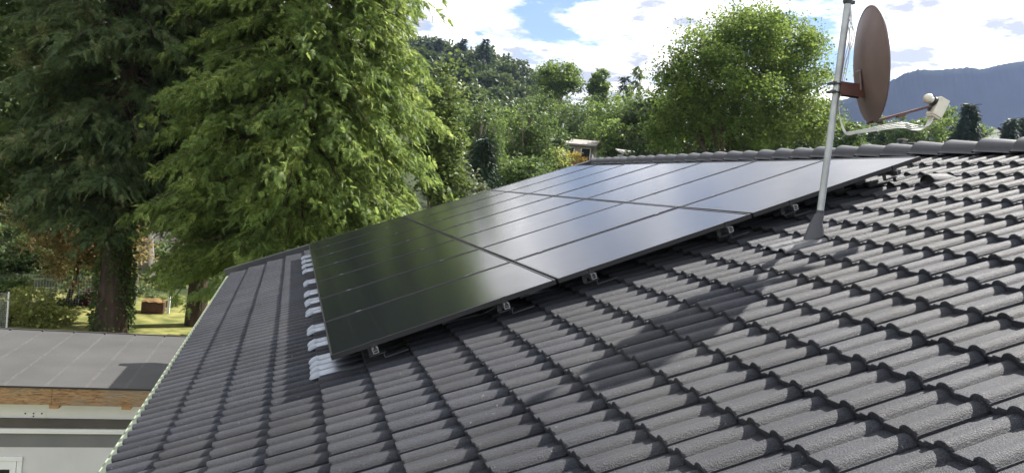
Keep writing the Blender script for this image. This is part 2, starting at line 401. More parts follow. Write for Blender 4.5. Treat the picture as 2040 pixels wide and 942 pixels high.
for r in range(NC):
    for c in cols:
        if (r, c) in METAL or (r, c) == VENT: continue
        u0 = U_OFF + c * TW; v0 = V0 + r * GAUGE
        pr = visible(u0 + .15, v0 + .1)
        hid = (u0 + .3 < EU - .25 and v0 > .05 and v0 < ET - .1)
        if pr and -40 < pr[0] < 2080 and pr[1] < 985 and not hid: cand.append((pr[2], r, c))
        else: rest.append((r, c))
cand.sort()
single = cand[:300]; rest += [(r, c) for _, r, c in cand[300:]]
def tile_matrix(r, c):
    j = random.Random(r * 977 + c)
    return RM(U_OFF + c * TW, V0 + r * GAUGE + j.uniform(-.003, .003), NPAN + j.uniform(-.0015, .002), rz=j.uniform(-.006, .006), rx=j.uniform(-.003, .003))
for _, r, c in single:
    obj('tile', tile_me, house, tile_matrix(r, c))
VV = []; FF = []
for k, (r, c) in enumerate(rest):
    m = np.array(tile_matrix(r, c)); VV.append(TV @ m[:3, :3].T + m[:3, 3]); FF.append(TF + k * len(TV))
o = obj('tile_field', mesh_np('tile_field', np.concatenate(VV), np.concatenate(FF), M['tile'], True, 42), house); o['kind'] = 'stuff'
# underlay sheet, far slope, walls
b = MB(); b.box((UFAR - .05, V0 + .05, NPAN - .16), (14.8, RIDGE_V, NPAN - .06), RAX, RO); b.build('roof_deck', M['deck'], house)
apex = RP(0, RIDGE_V + .02, NPAN - .03)
b = MB(); AV2 = np.array([math.cos(PITCH), 0, -math.sin(PITCH)]); AN2 = np.array([math.sin(PITCH), 0, math.cos(PITCH)])
b.box((UFAR - .05, 0.0, -.12), (14.8, 7.3, 0.0), np.array([AU, AV2, AN2]), apex); b.build('far_roof_slope', M['tile'], house)
wl, wr = RP(0, -.75)[0], apex[0] * 2 - RP(0, -.75)[0]
b = MB(); b.box((wl, RO[1] - 14, GZ - .3), (wr, RO[1] + .55, -.72)); b.build('wall', M['plaster'], house)
b = MB(); zc = -.75
gy0, gy1 = RO[1] + .30, RO[1] + .56
b.add([(wl, gy0, zc), (wr, gy0, zc), (apex[0], gy0, apex[2] - .2), (wl, gy1, zc), (wr, gy1, zc), (apex[0], gy1, apex[2] - .2)], [(0, 1, 2), (3, 5, 4), (0, 3, 4, 1), (1, 4, 5, 2), (2, 5, 3, 0)]); b.build('gable_wall', M['plaster'], house)
# ridge tiles: tapered half round pieces lapping over each other
def ridge_arrays():
    V = []; F = []; seg = 14
    rows = [(-.203, .118, -.012), (-.207, .132, .0), (-.197, .137, .004), (.10, .117, -.006), (.215, .104, -.012)]
    for y, rad, dz in rows:
        prof = [(-rad - .028, -.052)] + [(-rad * math.cos(math.pi * k / seg), rad * .86 * math.sin(math.pi * k / seg) - .03) for k in range(seg + 1)] + [(rad + .028, -.052)]
        V += [(y, x, z + dz) for x, z in prof]
    m = seg + 3
    for r in range(len(rows) - 1):
        for k in range(m - 1): a = r * m + k; F.append((a, a + m, a + m + 1, a + 1))
    return np.array(V), np.array(F)
rv, rf = ridge_arrays(); ridge_me = mesh_np('ridge_tile', rv, rf, M['ridge'], True, 50)
rp = RP(0, RIDGE_V - .03, NPAN + .012)
u = UFAR + .12; k = 0
while u < 14.6:
    p = RP(u, 0, 0); j = random.Random(k)
    m = Matrix(((0, 1, 0, rp[0] + j.uniform(-.004, .004)), (-1, 0, 0, p[1]), (0, 0, 1, rp[2] + j.uniform(-.004, .004)), (0, 0, 0, 1))) @ Matrix.Rotation(j.uniform(-.008, .008) + .02, 4, 'Y')
    obj('ridge_tile', ridge_me, house, m @ Matrix.Scale(-1, 4, (1, 0, 0)) if False else m); u += .362; k += 1
# verge capping along the far gable
b = MB(); b.box((UFAR - .13, V0 - .12, NPAN - .13), (UFAR + .015, RIDGE_V - .06, NPAN + .075), RAX, RO); b.build('verge_capping', M['verge'], house, bevel=.008)
b = MB(); b.box((UFAR - .16, V0 - .02, NPAN - .30), (UFAR - .12, RIDGE_V - .06, NPAN - .0), RAX, RO); b.build('barge_board', M['verge'], house)
# eave strip
b = MB(); b.box((UFAR + .02, V0 - .100, NPAN - .052), (14.7, V0 - .036, NPAN - .046), RAX, RO); b.box((UFAR + .02, V0 - .103, NPAN - .11), (14.7, V0 - .098, NPAN - .042), RAX, RO)
b.build('eave_strip', M['eave'], house)
b = MB(); b.box((UFAR + .02, V0 - .02, NPAN - .26), (14.7, V0 + .02, NPAN - .055), RAX, RO); b.build('eave_board', M['dark_trim'], house)
# sheet metal tiles that carry the roof hooks
def metal_arrays():
    V, F = tile_arrays(.42, .012); V = V.copy(); V[:, 2] += .009; V[:, 0] = V[:, 0] * 1.0 - .004; return V, F
mv, mf = metal_arrays(); metal_me = mesh_np('metal_tile', mv, mf, M['galv'], True, 42)
def nose_mesh():
    b = MB(); V = []; F = []; seg = 8
    rows = [(.02, .043, .034), (-.025, .041, .033), (-.05, .034, .024), (-.062, .022, .010)]
    for y, w, h in rows:
        V += [(w * math.cos(math.pi * k / seg), y, h * math.sin(math.pi * k / seg) - .006) for k in range(seg + 1)]
    m = seg + 1
    for r in range(len(rows) - 1):
        for k in range(seg): a = r * m + k; F.append((a, a + 1, a + m + 1, a + m))
    F.append(tuple(range(3 * m, 4 * m)))
    b.add(V, F); return b.mesh('sealing_nose', M['foam'], True, 50)
nose_me = nose_mesh()
for r, c in sorted(METAL):
    m = RM(U_OFF + c * TW, V0 + r * GAUGE - .008, NPAN + .002)
    o = obj('metal_tile', metal_me, house, m); WORLD[o.name] = m
    if r == 4:
        for cu in (.102, .2515):
            j = random.Random(c * 3 + cu)
            n = bpy.data.objects.new('sealing_nose', nose_me); link(n, o)
            n.matrix_basis = Matrix.Translation((cu, .004, .006)) @ Matrix.Rotation(j.uniform(-.25, .25), 4, 'Z') @ Matrix.Rotation(j.uniform(.1, .35), 4, 'X')
# ventilation tile: a tile with a raised half round hood open down the slope
m = RM(U_OFF + VENT[1] * TW, V0 + VENT[0] * GAUGE, NPAN)
vt = obj('vent_tile', tile_me, house, m)
V = []; F = []; seg = 12
rows = [(.05, .074, .085), (.053, .082, .093), (.062, .083, .094), (.24, .07, .06), (.33, .05, .012)]
for y, w, h in rows: V += [(.15 + w * math.cos(math.pi * k / seg), y, h * math.sin(math.pi * k / seg) - .004 - y * SLOPE_T) for k in range(seg + 1)]
for r in range(len(rows) - 1):
    for k in range(seg): a = r * 13 + k; F.append((a, a + 1, a + 14, a + 13))
hood = bpy.data.objects.new('hood', MB().add(V, F).mesh('hood', M['tile'], True, 60)); link(hood, vt)
V = [(.15 + .072 * math.cos(math.pi * k / seg), .075, .083 * math.sin(math.pi * k / seg) - .008) for k in range(seg + 1)]
gr = bpy.data.objects.new('hood_grille', MB().add(V, [tuple(range(13))]).mesh('hood_grille', M['black'])); link(gr, vt)  # solid black sheet standing in for the dark opening under the hood
# a loose cut tile pushed up beside the array
o = obj('tile', tile_me, house, RM(U_OFF + col_of(7.75) * TW + .02, V0 + 19 * GAUGE - .14, NPAN + .035, rz=.02, rx=-.02))

# ------------------------------------------------------------------ solar panels
PW, PL, PU, PV = 1.134, 1.6528, 1.154, 1.6728
def frame_mesh():
    b = MB(); w = .012; t = .035
    b.box((0, 0, -t), (PW, w, 0)); b.box((0, PL - w, -t), (PW, PL, 0)); b.box((0, w, -t), (w, PL - w, 0)); b.box((PW - w, w, -t), (PW, PL - w, 0))
    return b.mesh('frame', M['frame'])
fm = frame_mesh()
gm_ = MB().box((.012, .012, -.012), (PW - .012, PL - .012, -.0035)).mesh('glass', M['glass'])
bk = MB().box((.03, .03, -.02), (PW - .03, PL - .03, -.0125)).mesh('backsheet', M['black'])
rows_txt = ['lowest row', 'middle row', 'top row']
cols_txt = ['at the far gable end', 'second from the far gable end', 'third from the far gable end', 'in the centre column', 'third from the near end', 'second from the near end', 'at the near end']
for r in range(3):
    for c in range(7):
        j = random.Random(r * 10 + c)
        m = RM(c * PU, r * PV, 0, rx=j.uniform(-.0012, .0012), ry=j.uniform(-.0015, .0015))
        e_ = empty('solar_panel', None, 'black solar panel %s of the %s' % (cols_txt[c], rows_txt[r]), 'solar panel', 'solar panels on the tiled roof', m)
        for nm, me in (('frame', fm), ('glass', gm_), ('backsheet', bk)):
            o = bpy.data.objects.new(nm, me); link(o, e_)
# mounting rails with clamps, end caps and hooks
rail_me = None
def rail_mesh():
    b = MB(); L0, L1 = -.05, EU + .045
    # hollow C profile 40 x 40 mm
    b.box((L0, -.020, -.078), (L1, .020, -.073)); b.box((L0, -.020, -.073), (L1, -.016, -.040)); b.box((L0, .016, -.073), (L1, .020, -.040))
    b.box((L0, -.016, -.042), (L1, -.006, -.038)); b.box((L0, .006, -.042), (L1, .016, -.038)); b.box((L0, -.016, -.060), (L1, .016, -.057))
    return b.mesh('rail_profile', M['alu'])
rail_me = rail_mesh()
mid_me = MB().box((-.0085, -.02, -.004), (.0085, .02, .0015)).box((-.012, -.02, .0016), (.012, .02, .0035)).mesh('clamp', M['clamp'])
end_me = MB().box((.001, -.018, -.037), (.006, .018, .0012)).box((-.008, -.018, .0013), (.006, .018, .0035)).mesh('end_clamp', M['frame'])
def hook_mesh():
    b = MB(); b.box((-.035, -.016, -.115), (-.029, .016, -.045)); b.box((-.035, -.016, -.118), (.0, .10, -.112)) ; b.box((-.03, .08, -.15), (.0, .086, -.112)); b.box((-.03, .08, -.155), (.0, .25, -.149))
    return b.mesh('roof_hook', M['boot'])
hook_me = hook_mesh()
RV = [.29, 1.245, 1.93, 3.10, 3.70, 4.72]
rail_lab = ['lower rail under the lowest panel row', 'upper rail under the lowest panel row', 'lower rail under the middle panel row', 'upper rail under the middle panel row', 'lower rail under the top panel row', 'upper rail under the top panel row']
for i, v in enumerate(RV):
    e_ = empty('mounting_rail', None, 'silver aluminium %s with clamps' % rail_lab[i], 'rail', 'mounting rails of the solar array', RM(0, v, 0))
    def ch(nm, me, mt=None):
        o = bpy.data.objects.new(nm, me); link(o, e_)
        if mt is not None: o.matrix_basis = mt
    ch('rail_profile', rail_me)
    for k in range(1, 7): ch('clamp', mid_me, Matrix.Translation((k * PU - .01, 0, 0)))
    ch('end_clamp', end_me, Matrix.Translation((EU, 0, 0))); ch('end_clamp', end_me, Matrix.Rotation(math.pi, 4, 'Z'))
    for k in range(8): ch('roof_hook', hook_me, Matrix.Translation((min(k * 1.13 + .2, EU - .06), -.03, 0)))
# string cables hanging below the near edge
def cable(name, pts, r, mat, parent, n=24, seg=6):
    P = np.array(pts, float); t = np.linspace(0, len(P) - 1, n); out = []
    for x in t:                      # Catmull-Rom
        i = min(int(x), len(P) - 2); f = x - i
        p0, p1, p2, p3 = P[max(i - 1, 0)], P[i], P[i + 1], P[min(i + 2, len(P) - 1)]
        out.append(.5 * ((2 * p1) + (p2 - p0) * f + (2 * p0 - 5 * p1 + 4 * p2 - p3) * f * f + (3 * p1 - p0 - 3 * p2 + p3) * f ** 3))
    return MB().tube(out, r, seg).build(name, mat, parent, True, 60)
o = cable('string_cable', [RP(7.93, .98, -.045), RP(7.99, 1.06, -.08), RP(8.0, 1.14, -.075), RP(7.98, 1.2, -.06), RP(7.93, 1.1, -.07)], .004, M['black'], None)
tag(o, 'thin black cable looped under the near panel edge', 'cable')

# ------------------------------------------------------------------ satellite dish on its mast
foot = at(1628, 466, 1); d = ray(1628, 466); nrm = AN; t = ((RP(0, 0, -.16) - CAM) @ nrm) / (d @ nrm); foot = CAM + d * t
sat = empty('satellite_dish', foot, 'brown satellite dish on a grey mast standing on the tiled roof', 'satellite dish')
UP = np.array([0, 0, 1.])
def along(y):                        # height on the mast that is seen at picture row y
    lo, hi = 0, 4
    for _ in range(50):
        h = (lo + hi) / 2; p = foot + UP * h - CAM; yy = 471 + FPX * (p @ DOWN) / (p @ FWD)
        if yy > y: lo = h
        else: hi = h
    return lo
LEAN = RIGHT * .004 * np.array([1, 1, 0])
mp_ = lambda h: foot + UP * h + LEAN * h
htop = along(4)
MB().tube([mp_(-.15), mp_(htop)], .024, 16).build('pole', M['mast'], sat, True)
MB().tube([mp_(.02), mp_(.17)], .0265, 16).build('pole_sleeve', M['boot'], sat, True)
MB().tube([mp_(htop - .015), mp_(htop + .012)], .029, 12).box((-.035, -.012, -.01), (.05, .012, .012), None, mp_(htop)).build('pole_cap', M['black'], sat)
# boot: a cone sheared down the slope with a lead apron
V = []; F = []; seg = 18
for k in range(seg): a = 2 * math.pi * k / seg; V.append(foot + AU * math.cos(a) * .066 + AV * (math.sin(a) * .08 - .03) + AN * -.012)
for k in range(seg): a = 2 * math.pi * k / seg; V.append(foot + AU * math.cos(a) * .047 + AV * (math.sin(a) * .05 + .002) + AN * .07)
for k in range(seg): a = 2 * math.pi * k / seg; V.append(mp_(.145) + np.array([0, -1., 0]) * math.cos(a) * .030 + np.array([1., 0, 0]) * math.sin(a) * .030)
for r in range(2):
    for k in range(seg): F.append((r * seg + k, r * seg + (k + 1) % seg, (r + 1) * seg + (k + 1) % seg, (r + 1) * seg + k))
MB().add(V, F).build('boot', M['boot'], sat, True, 50)
fu, fv, _ = (foot - RO) @ AU, (foot - RO) @ AV, 0
c0 = col_of(fu); r0 = math.floor((fv - V0) / GAUGE)
apr = tile_arrays(.36, .008); av_ = apr[0].copy(); av_[:, 2] = av_[:, 2] * .9 + .006
lead = material('lead_apron', (.10, .103, .11), .55, .1, .5, .2, 10, .3, 30)
m = RM(U_OFF + c0 * TW, V0 + (r0) * GAUGE - .03, NPAN + .004)
mm = np.array(m); MB().add(av_ @ mm[:3, :3].T + mm[:3, 3], apr[1]).build('apron', lead, sat, True, 50)
# dish: normal pointing right and away
hb = along(176); bk_ = mp_(hb)
view = ray(1735, 130); az = math.atan2(view[0], view[1]) + R_(74)
dn = np.array([math.sin(az) * math.cos(R_(10)), math.cos(az) * math.cos(R_(10)), math.sin(R_(10))])      # looks at the satellite
ds = np.cross(UP, dn); ds /= np.linalg.norm(ds); du_ = np.cross(dn, ds)
dd = np.linalg.norm((bk_ - CAM)) / np.linalg.norm(view)
dc = CAM + view * (((bk_ - CAM) @ FWD) + .01)                      # centre of the rim
def dish_pt(a, q, off=0.):           # a angle, q 0..1 radius
    rx, ry = .375, .405; dep = .075
    return dc + ds * (rx * q * math.cos(a)) + du_ * (ry * q * math.sin(a)) + dn * (-dep * (1 - q * q) + off)
V = []; F = []; nr, na = 9, 48
def shell(off, qs):
    o = len(V)
    for q in qs:
        for k in range(na): V.append(dish_pt(2 * math.pi * k / na, q, off))
    return o
qs = [.02] + [i / nr for i in range(1, nr + 1)]
o1 = shell(0, qs); o2 = shell(-.004, qs)
nq = len(qs)
for o_, fl in ((o1, False), (o2, True)):
    for r in range(nq - 1):
        for k in range(na):
            a, b_ = o_ + r * na + k, o_ + r * na + (k + 1) % na
            f_ = (a, b_, b_ + na, a + na); F.append(f_[::-1] if fl else f_)
    F.append(tuple(o_ + k for k in range(na)) if fl else tuple(o_ + k for k in range(na - 1, -1, -1)))
MB().add(V, F).build('reflector', M['dish'], sat, True, 60)
rim = [dish_pt(2 * math.pi * k / 64, 1.0, -.002) for k in range(65)]
MB().tube(rim, .0065, 6, False).build('rim', M['dish'], sat, True, 60)
# back plate and bracket to the mast
back = dish_pt(-math.pi / 2, .30, -.006)
b = MB(); b.box((-.05, -.10, -.014), (.05, .05, .004), np.array([ds, du_, dn]), dish_pt(0, 0, -.008) + du_ * -.08); b.build('back_plate', M['dish'], sat, bevel=.01)
hd = back - bk_; hd[2] = 0; Lb = np.linalg.norm(hd); hd /= Lb; sd = np.cross(UP, hd)
b = MB(); b.box((.01, -.038, -.045), (Lb + .02, -.032, .045), np.array([hd, sd, UP]), bk_); b.box((.01, .032, -.045), (Lb + .02, .038, .045), np.array([hd, sd, UP]), bk_); b.box((.01, -.032, .041), (Lb + .02, .032, .045), np.array([hd, sd, UP]), bk_); b.build('bracket', M['red_arm'], sat)
for dz in (-.03, .03):
    b = MB(); ring = [bk_ + UP * dz + np.array([math.cos(a), math.sin(a), 0]) * .031 for a in np.linspace(0, 2 * math.pi, 17)]
    b.tube(ring, .006, 6, False); b.box((-.05, -.045, -.008), (-.03, .045, .008), np.array([hd, sd, UP]), bk_ + UP * dz); b.build('mast_clamp', M['boot'], sat)
# feed arm, converter and cables
arm0 = dish_pt(-math.pi / 2, .99, -.01)
lp = ray(1853, 212); lnb = CAM + lp * ((arm0 - CAM) @ FWD + .08)
ad = lnb - arm0; La = np.linalg.norm(ad); ad /= La
asd = np.cross(ad, UP); asd /= np.linalg.norm(asd); aup = np.cross(asd, ad)
b = MB(); b.box((-.04, -.011, -.009), (La, .011, .009), np.array([ad, asd, aup]), arm0); b.build('feed_arm', M['red_arm'], sat, bevel=.003)
b = MB(); b.box((La * .42, -.013, -.02), (La * .55, .013, -.006), np.array([ad, asd, aup]), arm0); b.build('arm_brace', M['red_arm'], sat)
look = (dish_pt(0, 0) - lnb); look /= np.linalg.norm(look)
lx = np.cross(look, UP); lx /= np.linalg.norm(lx); ly = np.cross(lx, look)
lc = lnb + UP * .035 + ad * .015
b = MB(); b.tube([lc - look * -.005, lc + look * .03, lc + look * .05], [.024, .024, .021], 16); lh = b.build('feed_horn', M['lnb'], sat, True)
pts = [lc + look * (.035 + .036 * math.sin(a)) for a in np.linspace(0, math.pi / 2, 7)]
MB().tube([lc + look * .03] + pts, [.034] + [.036 * max(math.cos(a), .05) for a in np.linspace(0, math.pi / 2, 7)], 18).build('feed_cap', M['lnb'], sat, True, 60)
ring = MB().tube([lc + look * .002, lc + look * -.018], .034, 16); ring.box((-.012, -.075, -.012), (.012, .0, .0), np.array([lx, ly, look]), lc); ring.build('feed_clamp', M['black'], sat, True)
b = MB(); b.box((-.042, -.095, -.10), (.042, .045, -.02), np.array([lx, ly, look]), lc); b.box((-.036, -.108, -.095), (.036, -.094, -.025), np.array([lx, ly, look]), lc)
b.build('converter', M['lnb'], sat, bevel=.006)
zb = lc + ly * -.106 - look * .05
low = CAM + ray(1700, 262) * ((arm0 - CAM) @ FWD); mid = CAM + ray(1790, 245) * ((arm0 - CAM) @ FWD + .04)
for i in range(4):
    o = (i - 1.5)
    st = zb + lx * o * .014
    pts = [st, st - UP * .03 - ad * .012, st - UP * (.055 + .006 * i) - ad * (.05), st - ad * .15 - UP * (.02 + .012 * i) + asd * .01 * o,
           mid - UP * (.012 * i) + asd * .012 * o, low - UP * (.008 * i) + ad * .02 * i, low + UP * .03 - ad * .075 - UP * .007 * i, bk_ - UP * (.13) + ad * .03 + asd * .006 * o,
           bk_ - UP * .02 + ad * .036 + asd * (.01 * o), bk_ + UP * .18 + ad * (.045 + .012 * (i % 2)) + asd * .01 * o, bk_ + UP * .36 + ad * (.05 + .02 * (i % 3)), mp_(htop - .05) + ad * .03 * (1 if i % 2 else -1)]
    cable('coaxial_cable', pts, .0036, M['cable'], sat, 90)

# ------------------------------------------------------------------ annex with flat felt roof
FZ = -2.33
ann = empty('flat_roofed_annex', (-4.5, 14, GZ), 'white annex with flat grey felt roof and wooden fascia beside the eave', 'building')
YN, YF = 12.18, 15.95; XL, XR = -8.6, -1.75
b = MB(); b.box((XL, YN + .04, FZ - .27), (XR, YF - .02, FZ - .012)); b.build('roof_slab', M['timber'], ann)
x = -2.52 + .535; k = 0
while x > XL:
    x0 = max(x - .535, XL)
    b = MB(); b.box((x0 + .002, YN, FZ - .011), (x - .001, YF, FZ + .0)); b.build('felt_strip', M['felt'], ann)
    jj = random.Random(k)
    for dx in (.0, .028):
        b = MB(); V = []
        for yy in np.linspace(YN + .01, YF - .01, 40):
            w = jj.uniform(.001, .006); ox = jj.uniform(-.003, .003); V += [(x0 + dx + ox, yy, FZ + .003), (x0 + dx + ox + w, yy, FZ + .003)]
        b.add(V, [(2 * i, 2 * i + 1, 2 * i + 3, 2 * i + 2) for i in range(39)]); b.build('felt_seam', M['felt_seam'], ann)
    b = MB(); b.tube([(x0 + .01, YF - .10, FZ + .012), (x0 + .01, YF + .005, FZ + .012)], .014, 8); b.build('seam_end', M['black'], ann, True)
    x -= .535; k += 1
b = MB(); b.box((XL, YN - .012, FZ - .02), (XR, YN - .001, FZ + .006)); b.build('edge_trim', M['black'], ann)
b = MB(); b.box((XL, YF + .001, FZ - .06), (XR, YF + .02, FZ + .022)); b.build('rear_edge_trim', M['dark_trim'], ann)
for x0, x1, dz in ((-8.6, -5.9, 0), (-5.897, -3.470, .004), (-3.466, -1.75, 0)):
    b = MB(); b.box((x0, YN + .002, FZ - .275 + dz), (x1, YN + .03, FZ - .022)); b.build('fascia_plank', M['osb'], ann, bevel=.002)
for px_ in (-5.38, -4.41, -3.44, -2.47):
    b = MB(); b.box((px_ - .065, YN + .042, FZ - .338), (px_ + .065, YN + .6, FZ - .272)); b.build('rafter_end', M['timber'], ann, bevel=.003)
YW = 12.6
b = MB(); b.box((XL + .2, YW, GZ - .2), (XR - .02, YF - .3, -3.39)); b.build('wall', M['plaster'], ann)
b = MB(); b.box((XL + .2, YW - .004, -3.388), (XR - .02, YF - .3, -3.10)); b.build('grey_wall_band', M['wall_band'], ann)  # darker grey strip of wall below the ledge
b = MB(); b.box((XL + .2, YW, -3.098), (XR - .02, YF - .3, FZ - .34)); b.build('upper_wall', M['white'], ann)
b = MB(); b.box((XL + .2, YW - .05, -3.075), (XR - .02, YW - .002, -2.935)); b.build('dark_shutter_box', M['dark_trim'], ann, bevel=.006)
b = MB(); b.box((XL + .2, YW - .075, -3.155), (XR - .02, YW - .006, -3.078)); b.build('white_ledge', M['white'], ann, bevel=.008)
pl = MB().box((-3.96, YW - .007, -2.925), (-3.63, YW - .002, -2.83)).build('mounting_plate', M['white'], ann)
for i, (a, c) in enumerate(((-3.91, -2.865), (-3.80, -2.862), (-3.80, -2.905), (-3.69, -2.862))):
    MB().tube([(a, YW - .012, c), (a, YW - .004, c)], .012, 10).build('bolt', M['black'], pl)
win = MB().box((-5.3, YW - .03, -3.60), (-3.90, YW - .003, -3.53)).box((-3.97, YW - .03, -5.0), (-3.90, YW - .003, -3.601)).box((-5.3, YW - .03, -5.0), (-5.23, YW - .003, -3.601)).build('window', M['white'], ann, bevel=.006)
MB().box((-5.22, YW - .022, -3.73), (-3.98, YW - .006, -3.602)).box((-4.06, YW - .022, -5.0), (-3.98, YW - .006, -3.731)).build('sash', M['white'], win, bevel=.005)
MB().box((-5.22, YW - .012, -5.0), (-4.07, YW - .004, -3.735)).build('pane', M['dark_glass'], win)

# ------------------------------------------------------------------ vegetation builders
def scatter(name, T, TFc, Mats, mat, parent, size):
    """T template verts (k,3); Mats (n,3,3) rotation-scale, pos (n,3) in size"""
    V = np.einsum('nij,kj->nki', Mats, T) + size[:, None, :]
    k = len(T); n = len(Mats)
    F = (TFc[None] + (np.arange(n) * k)[:, None, None]).reshape(-1, TFc.shape[1])
    return obj(name, mesh_np(name, V.reshape(-1, 3), F, mat), parent)
def frames(x, roll, scale, g):
    """rotation matrices with first axis x (n,3), random roll about it"""
    n = len(x); x = x / (np.linalg.norm(x, axis=1, keepdims=True) + 1e-9)
    ref = np.tile(np.array([0, 0, 1.]), (n, 1)); y = np.cross(ref, x); y /= np.linalg.norm(y, axis=1, keepdims=True) + 1e-6
    z = np.cross(x, y); c, s = np.cos(roll)[:, None], np.sin(roll)[:, None]
    y2 = y * c + z * s; z2 = -y * s + z * c
    return np.stack([x, y2, z2], 2) * scale[:, None, None]
def frond_template(n=8, wid=.085, droop=.35, fan=0.):
    V = []; F = []
    for i in range(n):
        t = .06 + .86 * i / (n - 1)
        for s in (-1, 1):
            L_ = (.36 + .16 * fan - (.24 + .1 * fan) * t) * (1.1 if i % 2 else .8); a = R_(42 + 18 * fan - 16 * t)
            p = np.array([t, 0, -droop * t * t]); q = p + np.array([math.cos(a) * L_, s * math.sin(a) * L_, -droop * (2 * t * L_ * .8) - .06 * L_])
            w = wid * (.8 + .4 * (1 - t)); o = len(V)
            V += [p + np.array([-w, 0, 0]), p + np.array([w, 0, 0]), q]; F.append((o, o + 1, o + 2) if s > 0 else (o + 1, o, o + 2))
    o = len(V); V += [(0, -.012, 0), (0, .012, 0), (1.1, 0, -droop * 1.2)]; F.append((o, o + 1, o + 2))
    return np.array(V, float), np.array(F)
FR1 = frond_template(6, .11, .38, 1.); FR2 = frond_template(6, .11, .5); FR3 = frond_template(5, .13, .15)
LEAF = (np.array([(0, 0, 0), (.5, .34, .08), (1, 0, -.06), (.5, -.34, .08)], float), np.array([(0, 1, 2), (0, 2, 3)]))
LEAFQ = (np.array([(0, 0, 0), (.35, .42, .1), (.8, .3, .02), (1, 0, -.1), (.8, -.3, .02), (.35, -.42, .1)], float), np.array([(0, 1, 2), (0, 2, 3), (0, 3, 4), (0, 4, 5)]))

def trunk_mb(b, p0, p1, r0, r1, g, n=7, wob=.06, seg=10):
    pts = []; rr = []
    for i in range(n):
        t = i / (n - 1); p = np.array(p0) * (1 - t) + np.array(p1) * t
        if 0 < i < n - 1: p = p + g.normal(0, wob, 3) * [1, 1, .2]
        pts.append(p); rr.append(r0 * (1 - t) ** .8 + r1 * t if i else r0 * 1.18)
    b.tube(pts, rr, seg); return pts
def drooping_tree(name, base, H, prof, nbr, nfr, seed, leaf, bark, label, cat='tree', group=None, z0=.12, tr=.45, fsize=(.5, .85), droop=.42, frond=FR1, spread=.16, lift=.15, az_bias=None, hang=.75):
    g = np.random.default_rng(seed); base = np.array(base, float)
    e_ = empty(name, base, label, cat, group)
    b = MB(); trunk_mb(b, base - [0, 0, .3], base + [0, 0, H * .97], tr, .03, g, 9, .08, 12)
    P = []; D = []; S = []
    for i in range(nbr):
        t = z0 + (1 - z0) * (i + g.random()) / nbr; t = min(t, .985); t = z0 + (1 - z0) * ((t - z0) / (1 - z0)) ** 1.15
        a = i * 2.399963 + g.normal(0, .35)
        r = prof(t) * g.uniform(.72, 1.08)
        if az_bias is not None: r *= az_bias(a, t)
        o = np.array([math.cos(a), math.sin(a), 0]); s_ = np.array([-o[1], o[0], 0]); zb_ = base[2] + t * H
        c = lambda s: np.array([base[0], base[1], zb_]) + o * (r * s) + np.array([0, 0, r * (lift * s - droop * s * s)])
        if r > .8: b.tube([c(s) for s in (0, .35, .7, .95)], [.05 + .012 * r, .035 + .006 * r, .02, .006], 5, False)
        n = int(nfr / nbr * (.35 + r / (prof(.35) + 1e-6)) * 1.0)
        s = 1 - .78 * g.random(n) ** 1.5
        # side sprays grouped in clumps along the branch
        cl = g.normal(0, 1, 9); ci = g.integers(0, 9, n); lat = cl[ci] * spread * r * (.35 + s * .8) + g.normal(0, .16, n)
        cs = g.uniform(.35, 1., 9); s = .45 * s + .55 * np.clip(cs[ci] + g.normal(0, .07, n), .15, 1.05); inner = g.random(n) < .16; s = np.where(inner, g.uniform(.05, .5, n), s)
        pos = np.array([base[0], base[1], zb_]) + o * (r * s)[:, None] + s_ * lat[:, None] + np.array([0, 0, 1.]) * (r * (lift * s - droop * s * s) - np.abs(lat) * .3 - np.abs(g.normal(0, .16, n)) + .05)[:, None]
        dirs = o * g.uniform(.25, 1.0, n)[:, None] + s_ * (np.sign(lat) * g.uniform(0, .8, n) + g.normal(0, .3, n))[:, None] + np.array([0, 0, 1.]) * (-hang + g.normal(0, .35, n))[:, None]
        P.append(pos); D.append(dirs); S.append(g.uniform(*fsize, n))
    b.build('trunk', bark, e_, True, 70)
    P = np.concatenate(P); D = np.concatenate(D); S = np.concatenate(S); n = len(P)
    scatter('crown', frond[0], frond[1], frames(D, g.normal(0, .9, n), S, g), leaf, e_, P)
    return e_
